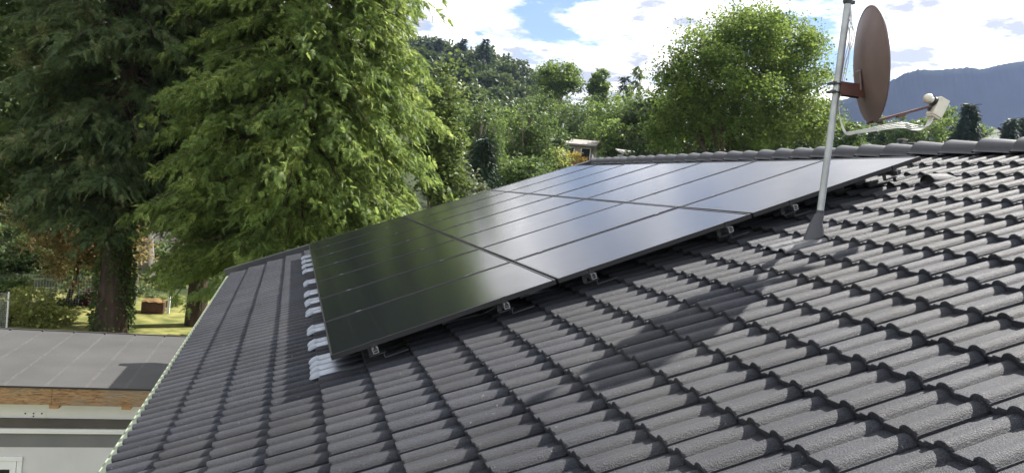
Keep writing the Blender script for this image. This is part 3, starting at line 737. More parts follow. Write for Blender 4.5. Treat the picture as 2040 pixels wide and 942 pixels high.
def leafy_tree(name, base, lumps, nleaf, lsize, seed, leaf, bark, label, cat='tree', group=None, tr=.3, clump=.62, per=34, tmpl=LEAF, up=.5, trunk_top=None):
    """lumps: list of (centre, (rx, ry, rz), weight)"""
    g = np.random.default_rng(seed); base = np.array(base, float)
    e_ = empty(name, base, label, cat, group)
    b = MB(); tot = np.mean([l[0] for l in lumps], axis=0); top = np.array(trunk_top) if trunk_top is not None else np.array([tot[0] * .7 + base[0] * .3, tot[1] * .7 + base[1] * .3, tot[2]])
    pts = trunk_mb(b, base - [0, 0, .3], top, tr, tr * .35, g, 6, .12 * tr / .3)
    w = np.array([l[2] if len(l) > 2 else l[1][0] * l[1][1] * l[1][2] for l in lumps]) ** .8; w = w / w.sum()
    P = []; 
    for (l, ww) in zip(lumps, w):
        c, rad = np.array(l[0], float), np.array(l[1], float)
        root = pts[2] * .5 + pts[4] * .5 if len(lumps) > 1 else pts[3]
        if np.linalg.norm(c - root) > .3: b.tube([root, root * .5 + c * .5 + g.normal(0, .15, 3) * [1, 1, .4], c + [0, 0, .2 * rad[2]]], [tr * .4, tr * .25, tr * .06], 6, False)
        nc = max(2, int(nleaf * ww / per)); q = g.normal(0, 1, (nc, 3)); q /= np.linalg.norm(q, axis=1, keepdims=True)
        rr = (1 - .62 * g.random(nc) ** 1.6)[:, None] * (1 + g.normal(0, .1, (nc, 1)))
        cc = c + q * rad * rr; cc[:, 2] -= 0
        for k in range(min(nc, 16)):
            b.tube([c + (cc[k] - c) * .1, c + (cc[k] - c) * .6 + g.normal(0, .1, 3), cc[k]], [tr * .09 + .01, tr * .05 + .006, .006], 4, False)
        cs = clump * g.uniform(.6, 1.35, nc)
        off = g.normal(0, 1, (nc, per, 3)) * np.array([.55, .55, .34]) * cs[:, None, None]
        P.append((cc[:, None, :] + off).reshape(-1, 3))
    b.build('trunk', bark, e_, True, 70)
    P = np.concatenate(P); n = len(P); D = g.normal(0, 1, (n, 3)); D[:, 2] = D[:, 2] * .5 - .25
    S = lsize * g.uniform(.6, 1.4, n)
    scatter('crown', tmpl[0], tmpl[1], frames(D, g.normal(0, 1 - up * .5, n), S, g), leaf, e_, P)
    return e_

L = {}
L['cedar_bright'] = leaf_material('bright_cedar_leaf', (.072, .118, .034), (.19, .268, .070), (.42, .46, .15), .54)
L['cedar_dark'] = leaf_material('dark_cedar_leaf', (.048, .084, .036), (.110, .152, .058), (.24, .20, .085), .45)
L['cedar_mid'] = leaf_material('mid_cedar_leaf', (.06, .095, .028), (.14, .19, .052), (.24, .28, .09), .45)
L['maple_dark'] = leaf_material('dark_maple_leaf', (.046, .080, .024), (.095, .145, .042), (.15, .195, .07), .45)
L['maple'] = leaf_material('maple_leaf', (.060, .105, .022), (.135, .205, .044), (.22, .28, .07), .52)
L['copper'] = leaf_material('copper_leaf', (.13, .13, .045), (.30, .24, .10), (.46, .26, .15), .5)
L['yellowgreen'] = leaf_material('yellow_green_leaf', (.14, .18, .045), (.30, .34, .10), (.46, .46, .18), .5)  # lightened in place of sunlight on the shaded shrub by the fence
L['fresh'] = leaf_material('fresh_green_leaf', (.048, .088, .024), (.105, .165, .042), (.18, .24, .07), .42)
L['greygreen'] = leaf_material('grey_green_leaf', (.065, .09, .045), (.15, .18, .10), (.24, .27, .17), .3)
L['spruce'] = leaf_material('spruce_needle', (.016, .036, .018), (.036, .066, .030), None, .12)
L['birch'] = leaf_material('birch_leaf', (.06, .10, .03), (.13, .18, .05), (.20, .25, .08), .4)
L['wood'] = leaf_material('wood_leaf', (.034, .060, .020), (.072, .105, .032), (.11, .14, .05), .3, cscale=.08)
L['gold'] = leaf_material('golden_leaf', (.25, .22, .03), (.42, .34, .05), (.5, .38, .08), .3)

# ------------------------------------------------------------------ the big trees on the left
def prof_cedar(rmax, tmax=.28, p=.8):
    def f(t): return rmax * ((.72 + .28 * t / tmax) if t < tmax else max(0.02, (1 - (t - tmax) / (1 - tmax))) ** p)
    return f
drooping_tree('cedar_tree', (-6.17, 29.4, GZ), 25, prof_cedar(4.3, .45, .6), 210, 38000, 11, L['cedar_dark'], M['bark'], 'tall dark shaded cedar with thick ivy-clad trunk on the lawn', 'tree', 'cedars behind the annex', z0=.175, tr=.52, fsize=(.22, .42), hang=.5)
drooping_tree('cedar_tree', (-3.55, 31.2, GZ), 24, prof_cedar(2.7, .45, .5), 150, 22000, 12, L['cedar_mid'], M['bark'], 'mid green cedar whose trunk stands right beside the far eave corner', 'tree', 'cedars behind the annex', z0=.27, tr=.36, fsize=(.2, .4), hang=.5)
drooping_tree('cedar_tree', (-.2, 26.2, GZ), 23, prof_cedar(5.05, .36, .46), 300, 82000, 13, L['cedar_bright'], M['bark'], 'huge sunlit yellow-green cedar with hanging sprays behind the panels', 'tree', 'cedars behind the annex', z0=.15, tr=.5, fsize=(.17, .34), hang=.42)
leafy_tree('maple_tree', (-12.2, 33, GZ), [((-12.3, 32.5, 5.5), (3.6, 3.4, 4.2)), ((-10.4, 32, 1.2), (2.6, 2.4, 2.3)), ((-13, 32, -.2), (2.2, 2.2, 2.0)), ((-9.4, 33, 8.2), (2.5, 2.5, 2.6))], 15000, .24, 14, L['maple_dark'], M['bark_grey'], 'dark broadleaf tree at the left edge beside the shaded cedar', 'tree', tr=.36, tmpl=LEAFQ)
leafy_tree('lime_tree', (-7, 41, GZ), [((-7, 41, 5.5), (4.5, 4, 5.5)), ((-3, 42, 8.5), (4, 3.5, 4.5)), ((-11, 42, 10), (4.2, 3.5, 4.5))], 9000, .34, 15, L['maple_dark'], M['bark_grey'], 'dark leafy tree seen through gaps behind the cedars', 'tree', tr=.4)
leafy_tree('copper_maple', (-8.9, 34.6, GZ), [((-8.6, 34.3, -2.1), (2.2, 1.8, 1.5)), ((-9.8, 34.2, -1.5), (1.5, 1.4, 1.0)), ((-7.6, 34.2, -1.6), (1.4, 1.3, 1.2)), ((-8.2, 33.6, -3.3), (1.7, 1.2, 1.0)), ((-6.9, 34, -2.8), (1.2, 1.1, 1.1))], 12000, .15, 16, L['copper'], M['bark'], 'small copper-leaved maple left of the ivy-clad trunk', 'tree', tr=.12, clump=.42)
def bush(name, px, py, Y, rx, rz, n, ls, seed, leaf, label, cat='bush', group=None, tmpl=LEAF, lift=0., ry=None):
    p = at(px, py, Y); ry = ry or rx; gz = float(ground_z(p[0], p[1]))
    lumps = [((p[0], p[1], p[2]), (rx, ry, rz)), ((p[0] - rx * .5, p[1] - .1, p[2] - rz * .4), (rx * .6, ry * .6, rz * .6)), ((p[0] + rx * .55, p[1], p[2] - rz * .35), (rx * .55, ry * .55, rz * .65))]
    return leafy_tree(name, (p[0], p[1], gz), lumps, n, ls, seed, leaf, M['bark'], label, cat, group, tr=max(.03, rx * .05), clump=max(.25, rx * .25), tmpl=tmpl)
for px, top, half, Y, sd, lab in ((40, -40, 90, 52, 90, 'dark background tree at the far left, behind the broadleaf'), (190, -30, 95, 56, 91, 'dark background tree behind the shaded cedar'), (350, -60, 100, 55, 92, 'dark background tree between shaded and bright cedar'), (520, 0, 100, 58, 93, 'dark background tree hidden behind the bright cedar'), (690, 60, 90, 60, 94, 'dark background tree at the back of the bright cedar')):
    c = at(px, 200, Y); kk = np.linalg.norm(c - CAM) / FPX; gz = float(ground_z(c[0], c[1])); g = np.random.default_rng(sd); lum = []
    for i in range(9):
        q = at(px + g.uniform(-.6, .6) * half, top + 60 + (540 - top) * (i / 8.), Y + g.uniform(-2, 2)); lum.append((q, (half * kk * g.uniform(.6, .8), half * kk * .6, 60 * kk)))
    leafy_tree('beech_tree', (c[0], c[1], gz), lum, 8000, .4, sd, L['maple_dark'], M['bark_grey'], lab, 'tree', 'dark trees behind the cedars', tr=.4, clump=.9, per=50)
bush('shrub', 62, 618, 30.2, 1.15, .85, 3000, .14, 21, L['yellowgreen'], 'yellow-green shrub by the mesh fence', 'shrub')
bush('shrub', 0, 590, 31.5, .9, 1.0, 1600, .15, 22, L['fresh'], 'bright green shrub at the left edge above the fence', 'shrub')
bush('shrub', 118, 604, 34, .9, .55, 1400, .13, 23, L['maple_dark'], 'low dark green shrub between yellow-green shrub and brown mound', 'shrub')
bush('shrub', 262, 580, 39.5, 1.3, 1.2, 2200, .16, 24, L['fresh'], 'sunlit bright green shrub just right of the ivy-clad trunk', 'shrub')
bush('shrub', 318, 575, 40.5, 1.2, 1.1, 2000, .16, 25, L['fresh'], 'sunlit light green shrub behind the planter', 'shrub')
bush('hedge_shrub', 180, 570, 38, 1.6, .9, 1800, .16, 26, L['maple_dark'], 'dark shrub beneath the copper maple', 'shrub')
bush('hedge_shrub', 335, 600, 35.5, .7, .5, 900, .13, 27, L['cedar_mid'], 'small shrub right of the planter post', 'shrub')
bush('hedge_shrub', 285, 592, 37.5, .8, .7, 1100, .14, 28, L['cedar_dark'], 'dark clipped shrub behind the planter', 'shrub')
for i, (px, py, lf, lab) in enumerate(((25, 500, 'maple_dark', 'dark hedge bush at the left end of the garden'), (110, 505, 'fresh', 'green hedge bush behind the copper maple'), (200, 520, 'maple_dark', 'dark hedge bush behind the ivy-clad trunk'), (285, 530, 'fresh', 'light hedge bush in front of the white house'), (360, 535, 'maple_dark', 'dark hedge bush beside the far eave corner'))):
    bush('hedge_shrub', px, py, 42.5 + i % 2, 1.7, 1.5, 2600, .2, 130 + i, L[lf], lab, 'shrub', 'hedge bushes at the back of the garden')
# brown mound of cut branches
def heap(px, py, Y, rx, rz, seed):
    g = np.random.default_rng(seed); p = at(px, py, Y); z = float(ground_z(p[0], p[1]))
    e_ = empty('brushwood_heap', (p[0], p[1], z), 'dark brown heap of brushwood at the lawn edge', 'heap')
    b = MB()
    for i in range(160):
        a = g.uniform(0, 6.28); q = g.random() ** .5; c = np.array([p[0] + math.cos(a) * rx * q, p[1] + math.sin(a) * rx * .8 * q, z + rz * (1 - q * q) * g.uniform(.3, 1.05)]); d_ = g.normal(0, 1, 3) * [1, 1, .3]; d_ /= np.linalg.norm(d_)
        b.tube([c - d_ * .22, c + g.normal(0, .04, 3), c + d_ * .22], [.02, .022, .006], 4)
    b.build('twigs', material('brown_twigs', (.075, .035, .028), .9, 0, .1, .4, 8), e_)
    V = []; F = []
    for i in range(5):
        for k in range(14): a = 6.283 * k / 14; q = 1 - i / 5.; V.append((p[0] + math.cos(a) * rx * q, p[1] + math.sin(a) * rx * .8 * q, z + rz * .85 * (1 - q ** 2) + g.uniform(-.04, .04)))
    for i in range(4):
        for k in range(14): F.append((i * 14 + k, i * 14 + (k + 1) % 14, (i + 1) * 14 + (k + 1) % 14, (i + 1) * 14 + k))
    F.append(tuple(range(56, 70)))
    MB().add(V, F).build('litter_core', material('leaf_litter', (.05, .028, .022), .95, 0, .1, .4, 9, .7, 30), e_, True)
heap(176, 612, 34.5, .62, .62, 5)
# planter box with soil and a marker post
p = at_z(305, 622, GZ); e_ = empty('planter', (p[0], p[1], GZ), 'rust-brown wooden planter at the far end of the lawn', 'planter')
b = MB(); b.box((-.42, -.3, 0), (.42, .3, .46), None, p); b.build('box', material('rust_wood', (.10, .055, .038), .85, 0, .2, .3, 5, .3, 30), e_, bevel=.02)
b = MB(); V = []; F = []
for j in range(5):
    for i in range(9): V.append((p[0] - .46 + .92 * i / 8, p[1] - .34 + .68 * j / 4, GZ + .465 + .13 * math.sin(math.pi * i / 8) * math.sin(math.pi * j / 4) + .02 * ((i * 7 + j * 3) % 3)))
for j in range(4):
    for i in range(8): a = j * 9 + i; F.append((a, a + 1, a + 10, a + 9))
b.add(V, F); b.build('mulch', material('orange_mulch', (.20, .13, .06), .9, 0, .1, .4, 9, .5, 40), e_, True)
p2 = p + np.array([.58, -.05, 0]); o = MB().box((-.05, -.05, -.1), (.05, .05, .72), None, p2).tube([p2 + [0, 0, .72], p2 + [0, 0, .77]], [.06, .01], 8).build('garden_post', M['white'], None, bevel=.01); tag(o, 'short pale garden post beside the rust-brown planter', 'post')
# mesh fence at the left edge
fp = at_z(13, 652, GZ); fe = empty('mesh_fence', fp, 'grey wire mesh fence panel with white post at left edge', 'fence')
fdir = np.array([-.93, -.36, 0]); 
for i in range(3): MB().tube([fp + fdir * 1.6 * i, fp + fdir * 1.6 * i + [0, 0, 1.25]], .03, 8).build('post', M['white'], fe, True)
for i in range(17): MB().tube([fp + fdir * .02 + [0, 0, .06 + i * .07], fp + fdir * 3.2 + [0, 0, .06 + i * .07]], .006, 4).build('horizontal_wire', M['mast'], fe)
b = MB()
for i in range(64): b.tube([fp + fdir * (.05 * i + .02) + [0, 0, .03], fp + fdir * (.05 * i + .02) + [0, 0, 1.22]], .005, 4)
o = b.build('vertical_wires', M['mast'], fe); o['kind'] = 'stuff'
f2 = at_z(30, 610, GZ); fe2 = empty('mesh_fence', f2, 'grey mesh fence running behind the yellow-green shrub', 'fence')
fd2 = np.array([.90, .44, 0]); b = MB()
for i in range(3): MB().tube([f2 + fd2 * 2.2 * i, f2 + fd2 * 2.2 * i + [0, 0, 1.3]], .03, 8).build('post', M['mast'], fe2, True)
for i in range(45): b.tube([f2 + fd2 * (.1 * i) + [0, 0, .03], f2 + fd2 * (.1 * i) + [0, 0, 1.25]], .007, 4)
for i in range(14): b.tube([f2 + [0, 0, .05 + .09 * i], f2 + fd2 * 4.4 + [0, 0, .05 + .09 * i]], .007, 4)
o = b.build('wire_mesh', M['mast'], fe2); o['kind'] = 'stuff'
# ivy and twigs on the big trunk
g = np.random.default_rng(31); n = 6000; a = g.uniform(0, 6.283, n); hh = g.random(n) ** .8 * 4.6
P = np.stack([-6.17 + np.cos(a) * (.62 - .02 * hh), 29.4 + np.sin(a) * (.62 - .02 * hh), GZ + hh], 1) + g.normal(0, .05, (n, 3)); D = np.stack([np.cos(a), np.sin(a), -.4 + 0 * a], 1) + g.normal(0, .5, (n, 3))
keep = np.sin(a * 2 + hh * 1.3) + g.normal(0, .6, n) > -.1
iv = scatter('ivy', LEAF[0], LEAF[1], frames(D[keep], g.normal(0, .8, keep.sum()), g.uniform(.09, .17, keep.sum()), g), L['maple_dark'], None, P[keep])
tag(iv, 'dark ivy climbing the thick cedar trunk', 'ivy')
# house glimpsed between the trunks
def glimpsed_house():
    p = at_z(262, 602, GZ); p = np.array([p[0], 46.0, 0]); c = at(255, 545, 46)
    z0_ = float(ground_z(c[0], 46)); e_ = empty('white_house', (c[0], 46, z0_), 'white house with grey balcony glimpsed between the trunks', 'house')
    MB().box((c[0] - 4, 46, z0_ - .3), (c[0] + 4.5, 52, c[2] + 1.4)).build('wall', M['plaster'], e_)
    MB().box((c[0] - 4.4, 44.7, c[2] - .1), (c[0] + 4.6, 46 - .004, c[2] + .08)).build('balcony_slab', M['white'], e_)
    for i in range(28): MB().box((c[0] - 4.3 + i * .32, 44.72, c[2] + .085), (c[0] - 4.3 + i * .32 + .2, 44.75, c[2] + .85)).build('baluster', M['concrete'], e_)
    for i in range(3):
        w_ = MB().box((c[0] - 3.2 + i * 2.5, 45.96, z0_ + .1), (c[0] - 1.6 + i * 2.5, 45.995, c[2] - .4)).build('window', M['dark_glass'], e_)
    MB().add([(c[0] - 4.6, 44.4, c[2] + 1.35), (c[0] + 5, 44.4, c[2] + 1.35), (c[0] + 5, 49, c[2] + 3.2), (c[0] - 4.6, 49, c[2] + 3.2), (c[0] + 5, 53, c[2] + 1.35), (c[0] - 4.6, 53, c[2] + 1.35)], [(0, 1, 2, 3), (3, 2, 4, 5), (0, 5, 4, 1)]).build('roof', M['dark_trim'], e_)
glimpsed_house()

# ------------------------------------------------------------------ trees behind the panels, centre
def px_tree(kind, name, px, top, half, Y, seed, leaf, label, bot=330, n=6000, ls=.3, group=None, bark=None, lob=4, clump=None, fs=(.7, 1.1), nbr=70, p=.75, tmpl=LEAF, frond=FR2):
    """a tree whose crown top, half width and depth are read from the picture"""
    c = at(px, (top + bot) / 2, Y); t = at(px, top, Y); w = half * (np.linalg.norm(c - CAM)) / FPX; bot_ = at(px, bot, Y)
    gz = float(ground_z(c[0], c[1])); bark = bark or M['bark_grey']
    if kind == 'leafy':
        g = np.random.default_rng(seed + 100); H = t[2] - bot_[2]; lumps = [((c[0], c[1], t[2] - H * .38), (w * .82, w * .8, H * .38))]
        for k in range(lob):
            a = 6.283 * k / lob + g.uniform(-.4, .4); q = g.uniform(.35, .62); z = g.uniform(.3, .85)
            lumps.append(((c[0] + math.cos(a) * w * q, c[1] + math.sin(a) * w * q, t[2] - H * z), (w * g.uniform(.42, .6), w * .5, H * g.uniform(.16, .27))))
        return leafy_tree(name, (c[0], c[1], gz), lumps, n, ls, seed, leaf, bark, label, 'tree', group, tr=max(.12, w * .07), clump=clump or max(.4, w * .2), tmpl=tmpl)
    base = (c[0], c[1], gz); H = t[2] - gz
    tb = min(.9, max(.05, (bot_[2] - gz) / H)); f = (lambda t_: w * 1.1 * min(1.0, max(.015, (1 - t_) / (1 - tb))) ** p)
    return drooping_tree(name, base, H, f, nbr, n, seed, leaf, bark, label, 'tree', group, z0=.1, tr=max(.1, w * .06), fsize=fs, droop=.3, frond=frond, hang=.35 if kind == 'spruce' else .7, lift=.1)
G1 = 'trees between the cedar and the maple'
px_tree('leafy', 'birch_tree', 872, 130, 56, 30, 40, L['birch'], 'light green loose tree showing at the right flank of the bright cedar', 500, 9000, .2, G1)
def spired(px, top, Y, tips, seed, label, n):
    """loose tree with several feathery tips: tips are (px, top, half) read from the picture"""
    c = at(px, 330, Y); gz = float(ground_z(c[0], c[1])); g = np.random.default_rng(seed); lum = []
    for (x, y0, hw) in tips:
        y = y0
        while y < 400:
            f = min(1, .22 + (y - y0) / 95.); q = at(x + g.uniform(-.35, .35) * hw * f, y + 9, Y + g.uniform(-1.2, 1.2)); k = np.linalg.norm(q - CAM) / FPX
            lum.append((q, (hw * f * k * g.uniform(.75, 1.1), hw * f * k, 15 * k))); y += 19
    leafy_tree('cypress_tree', (c[0], c[1], gz), lum, n, .17, seed, L['fresh'], M['bark_grey'], label, 'tree', G1, tr=.2, clump=.5, per=44, trunk_top=(c[0], c[1], at(px, top + 40, Y)[2]))
spired(960, 186, 45, [(942, 205, 34), (962, 186, 36), (985, 214, 32), (915, 240, 34)], 41, 'feathery green cypress standing just right of the bright cedar', 17000)
spired(1045, 192, 49, [(1038, 192, 34), (1062, 205, 34), (1085, 240, 30), (1015, 232, 30)], 42, 'second feathery cypress, between the first and the chalet', 16000)
px_tree('leafy', 'whitebeam', 905, 305, 42, 33, 43, L['greygreen'], 'grey-green round bush tree low behind the far roof verge', 430, 3200, .16, G1)
px_tree('spruce', 'young_spruce', 962, 262, 40, 38, 44, L['spruce'], 'dark young spruce in front of the feathery cypress', 420, 3500, .2, G1, p=.8, fs=(.4, .7))
px_tree('leafy', 'hazel_bush', 1040, 306, 58, 40, 45, L['fresh'], 'bright green hazel low behind the verge, under the cypresses', 400, 4500, .2, G1)
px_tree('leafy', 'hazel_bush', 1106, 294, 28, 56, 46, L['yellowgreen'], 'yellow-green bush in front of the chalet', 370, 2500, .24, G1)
bush('golden_bush', 1146, 314, 62, .8, .35, 600, .2, 47, L['gold'], 'small golden-yellow bush below the chalet balcony')
px_tree('leafy', 'rowan_tree', 1085, 225, 50, 66, 48, L['fresh'], 'light green tree left of the chalet roof', 380, 3500, .3, G1)
bush('laurel_bush', 950, 385, 30, .7, .5, 900, .14, 49, L['greygreen'], 'pale laurel bush peeping over the far verge')

px_tree('leafy', 'beech_tree', 905, 196, 62, 72, 140, L['maple_dark'], 'dark beech rising behind the first feathery cypress', 360, 6500, .3, G1)
px_tree('leafy', 'beech_tree', 1005, 212, 60, 80, 141, L['maple'], 'mid green beech between and behind the two cypresses', 360, 6500, .32, G1)
# chalet on the slope
def chalet():
    rdg0, rdg1 = at(1149, 280.5, 75), at(1199, 281.5, 75)
    ex = np.array([.86, -.5, 0]); ey = np.array([.5, .86, 0])       # ridge direction (towards right), depth
    R1 = at(1198, 282, 72); Lr = 7.2
    R0 = R1 - ex * Lr
    gz = float(ground_z(R1[0], R1[1])); z_e = R1[2] - .62
    e_ = empty('chalet', (R1[0] - 3, R1[1], gz), 'chalet with shallow grey roof and reddish balcony on the slope', 'house')
    hw = 2.7
    b = MB()
    for s, nm in ((-1, 'roof_slope'), (1, 'roof_slope')):
        q = [R0, R1, R1 + ey * (s * (hw + .7)) + [0, 0, -.72], R0 + ey * (s * (hw + .7)) + [0, 0, -.72]]
        q = [np.array(v) for v in q]; V = q + [v + [0, 0, -.14] for v in q]
        MB().add(V, [(0, 1, 2, 3), (7, 6, 5, 4), (0, 4, 5, 1), (1, 5, 6, 2), (2, 6, 7, 3), (3, 7, 4, 0)]).build(nm, material('weathered_roof', (.26, .24, .22), .85, 0, .3, .15, 1.5), e_)
    A = R0 + ex * .6; Bp = R1 - ex * .7
    def pt(o, s, z): return np.array([o[0] + ey[0] * s, o[1] + ey[1] * s, z])
    V = [pt(A, -hw, gz), pt(Bp, -hw, gz), pt(Bp, hw, gz), pt(A, hw, gz), pt(A, -hw, z_e), pt(Bp, -hw, z_e), pt(Bp, hw, z_e), pt(A, hw, z_e), pt(A, 0, R1[2] - .18), pt(Bp, 0, R1[2] - .18)]
    MB().add(V, [(0, 1, 5, 4), (1, 2, 6, 9, 5), (2, 3, 7, 6), (3, 0, 4, 8, 7), (4, 5, 9, 8), (8, 9, 6, 7)]).build('wall', material('pale_boards', (.42, .38, .37), .85, 0, .2, .12, 2, stretch=(4, 4, .3)), e_)
    redw = material('red_balcony', (.28, .10, .07), .8, 0, .2, .2, 3)
    bal = MB().box((0, -1.0, 0), (6.0, -.02, .12), np.array([ex, ey, UP]), pt(A, -hw, z_e - 2.25)).build('balcony', redw, e_)
    for i in range(17): MB().box((i * .36, -1.0, .13), (i * .36 + .22, -.96, .95), np.array([ex, ey, UP]), pt(A, -hw, z_e - 2.25)).build('baluster', redw, bal)
    for i, x_ in enumerate((.6, 3.6, 5.0)):
        w_ = MB().box((x_, -.06, 0), (x_ + (1.0 if i != 1 else .75), .0, 1.25 if i == 0 else 1.7), np.array([ex, ey, UP]), pt(A, -hw, z_e - 1.75 - (.35 if i else 0))).build('window', M['white'], e_)
        MB().box((x_ + .08, -.075, .08), (x_ + (.92 if i != 1 else .67), -.062, 1.17 if i == 0 else 1.62), np.array([ex, ey, UP]), pt(A, -hw, z_e - 1.75 - (.35 if i else 0))).build('pane', M['dark_glass'], w_)
    cp = R0 + ex * 3.2 - ey * 1.1; MB().tube([cp - [0, 0, .5], cp + [0, 0, 1.3]], .07, 8).build('flue_pipe', M['alu'], e_, True)
    MB().tube([cp + [0, 0, 1.32], cp + [0, 0, 1.42]], .11, 8).build('flue_cowl', M['alu'], e_, True)
chalet()
# house behind the chalet whose roof carries light solar collectors
c = at(1134, 284, 92); gz = float(ground_z(c[0], c[1]))
e_ = empty('collector_house', (c[0], c[1], gz), 'house behind the chalet with pale solar collectors on its roof', 'house')
MB().box((c[0] - 4, c[1], gz), (c[0] + 3.4, c[1] + 6, c[2] - .3)).build('wall', M['plaster'], e_)
ra = np.array([[.96, -.28, 0], [.25, .86, .44], [-.12, -.42, .9]]); ra = np.array([v / np.linalg.norm(v) for v in ra])
rf_ = MB().box((-4.4, -.4, 0), (3.2, 4.2, .12), ra, c - [0, 0, .55]).build('roof', M['dark_trim'], e_)
for i in range(4): MB().box((-1.2 + i * .98, .5, .14), (-.26 + i * .98, 2.9, .2), ra, c - [0, 0, .55]).build('collector', material('collector_glass', (.35, .4, .48), .2, .3, .8), rf_)
# small light roof right of the chalet
c = at(1256, 308, 64); gz = float(ground_z(c[0], c[1])); e_ = empty('garden_shed', (c[0], c[1], gz), 'small shed with pale roof right of the chalet', 'shed')
MB().box((c[0] - .9, c[1] - .7, gz), (c[0] + .9, c[1] + .9, c[2] - .1)).build('wall', M['concrete'], e_)
MB().add([(c[0] - 1.1, c[1] - .9, c[2] - .1), (c[0] + 1.1, c[1] - .9, c[2] - .1), (c[0] + 1.1, c[1] + 1.1, c[2] + .45), (c[0] - 1.1, c[1] + 1.1, c[2] + .45), (c[0] - 1.1, c[1] - .9, c[2] - .2), (c[0] + 1.1, c[1] - .9, c[2] - .2), (c[0] + 1.1, c[1] + 1.1, c[2] + .35), (c[0] - 1.1, c[1] + 1.1, c[2] + .35)], [(0, 1, 2, 3), (7, 6, 5, 4), (0, 4, 5, 1), (1, 5, 6, 2), (2, 6, 7, 3), (3, 7, 4, 0)]).build('roof', M['concrete'], e_)

# ------------------------------------------------------------------ wooded hill
def forest():
    g = np.random.default_rng(50); P = []; D = []; S = []
    def blob(px, top, half, Y, n, s, con=False):
        t = at(px, top, Y); w = half * np.linalg.norm(t - CAM) / FPX
        q = g.normal(0, 1, (n, 3)); q /= np.linalg.norm(q, axis=1, keepdims=True); q[:, 2] = np.abs(q[:, 2]) * 1.0 - .15
        if con:
            z = g.random(n) ** .7; a = g.uniform(0, 6.283, n); h = w * 3.2
            pos = t + np.stack([np.cos(a) * w * z * g.uniform(.6, 1, n), np.sin(a) * w * z, -z * h], 1)
        else:
            lump = 1 + .22 * np.sin(q[:, 0] * 5 + px) * np.sin(q[:, 2] * 6 + Y); pos = t - [0, 0, w * 1.15] + q * np.array([w, w, w * 1.15]) * (lump * g.uniform(.72, 1, n))[:, None]
        P.append(pos); d = g.normal(0, 1, (n, 3)); d[:, 2] -= .3; D.append(d); S.append(s * g.uniform(.6, 1.4, n))
    crest = lambda x: np.interp(x, [780, 850, 900, 960, 1010, 1052, 1075, 1120, 1200, 1300], [58, 72, 78, 88, 99, 116, 168, 198, 220, 238])
    for row, (Y, dy) in enumerate(((265, 0), (235, 22), (205, 46), (180, 72), (155, 98), (130, 124))):
        for x in range(770, 1330, 24):
            blob(x + g.uniform(-9, 9), crest(x) + dy + g.uniform(-7, 9), g.uniform(20, 33) * 1.05, Y + g.uniform(-9, 9), 560, .8 + .0018 * Y)
    P_, D_, S_ = np.concatenate(P), np.concatenate(D), np.concatenate(S); n = len(P_)
    o = scatter('hill_forest', LEAF[0], LEAF[1], frames(D_, g.normal(0, .8, n), S_, g), L['wood'], None, P_)
    tag(o, 'dark mixed forest covering the hill behind the cypresses', 'forest', kind='stuff')
forest()
G2 = 'conifers on the hill crest'
for px, top, half, Y, lab in ((966, 76, 17, 240, 'tallest spruce on the hill crest'), (921, 76, 16, 250, 'spruce left of the tallest one on the hill crest'), (872, 76, 16, 255, 'spruce on the hill crest next to the bright cedar'), (852, 82, 12, 250, 'small spruce on the hill crest touching the bright cedar')):
    px_tree('spruce', 'spruce_tree', px, top, half, Y, 500 + px, L['spruce'], lab, 130, 1500, 1, G2, fs=(1.2, 2.0), nbr=40, p=.9, frond=FR3)
px_tree('leafy', 'tall_ash', 1112, 116, 46, 105, 61, L['maple'], 'tall slender tree with bare trunk standing above the woods', 205, 9000, .36, None, lob=9, tmpl=LEAF)
px_tree('leafy', 'tall_poplar', 1192, 134, 24, 105, 62, L['maple'], 'narrow upright tree right of the tall bare-trunked one', 235, 6500, .36, None, lob=6)
px_tree('spruce', 'larch_tree', 1240, 148, 17, 115, 63, L['spruce'], 'thin larch in front of sky, left of its taller twin', 260, 1000, 1, 'two larches', fs=(.9, 1.6), nbr=46, p=.8, frond=FR3)
px_tree('spruce', 'larch_tree', 1266, 126, 18, 115, 64, L['birch'], 'taller pale larch left of the big maple', 260, 1100, 1, 'two larches', fs=(.9, 1.6), nbr=46, p=.8, frond=FR3)
G3 = 'trees below the big maple'
for px, top, half, Y, sd, lf, lab in ((1070, 178, 46, 92, 65, 'maple_dark', 'dark rounded tree beneath the tall bare-trunked tree'), (1150, 200, 66, 88, 66, 'maple_dark', 'dark tree above the chalet roof'), (1218, 188, 62, 78, 67, 'maple', 'mid green tree right above the chalet'), (1292, 182, 66, 62, 68, 'maple_dark', 'dark tree left of the big maple'), (1240, 232, 56, 70, 69, 'maple', 'low green tree behind the small shed'), (1630, 200, 36, 60, 70, 'maple_dark', 'dark tree at the right foot of the big maple'), (1108, 196, 58, 98, 142, 'maple', 'mid green tree in front of the bare trunk of the tall tree'), (1168, 186, 50, 96, 143, 'maple_dark', 'dark tree under the narrow upright tree'), (1255, 176, 50, 92, 144, 'maple', 'green tree at the foot of the two larches'), (1322, 170, 48, 58, 145, 'maple_dark', 'dark tree touching the left flank of the big maple'),
        (1400, 236, 62, 62, 146, 'maple_dark', 'dark tree behind the left stems of the big maple'), (1495, 232, 62, 66, 147, 'maple', 'green tree behind the middle stems of the big maple'), (1575, 234, 54, 64, 148, 'maple_dark', 'dark tree behind the right stems of the big maple')):
    px_tree('leafy', 'ash_tree', px, top, half, Y, sd, L[lf], lab, 330, 7500, .3, G3)
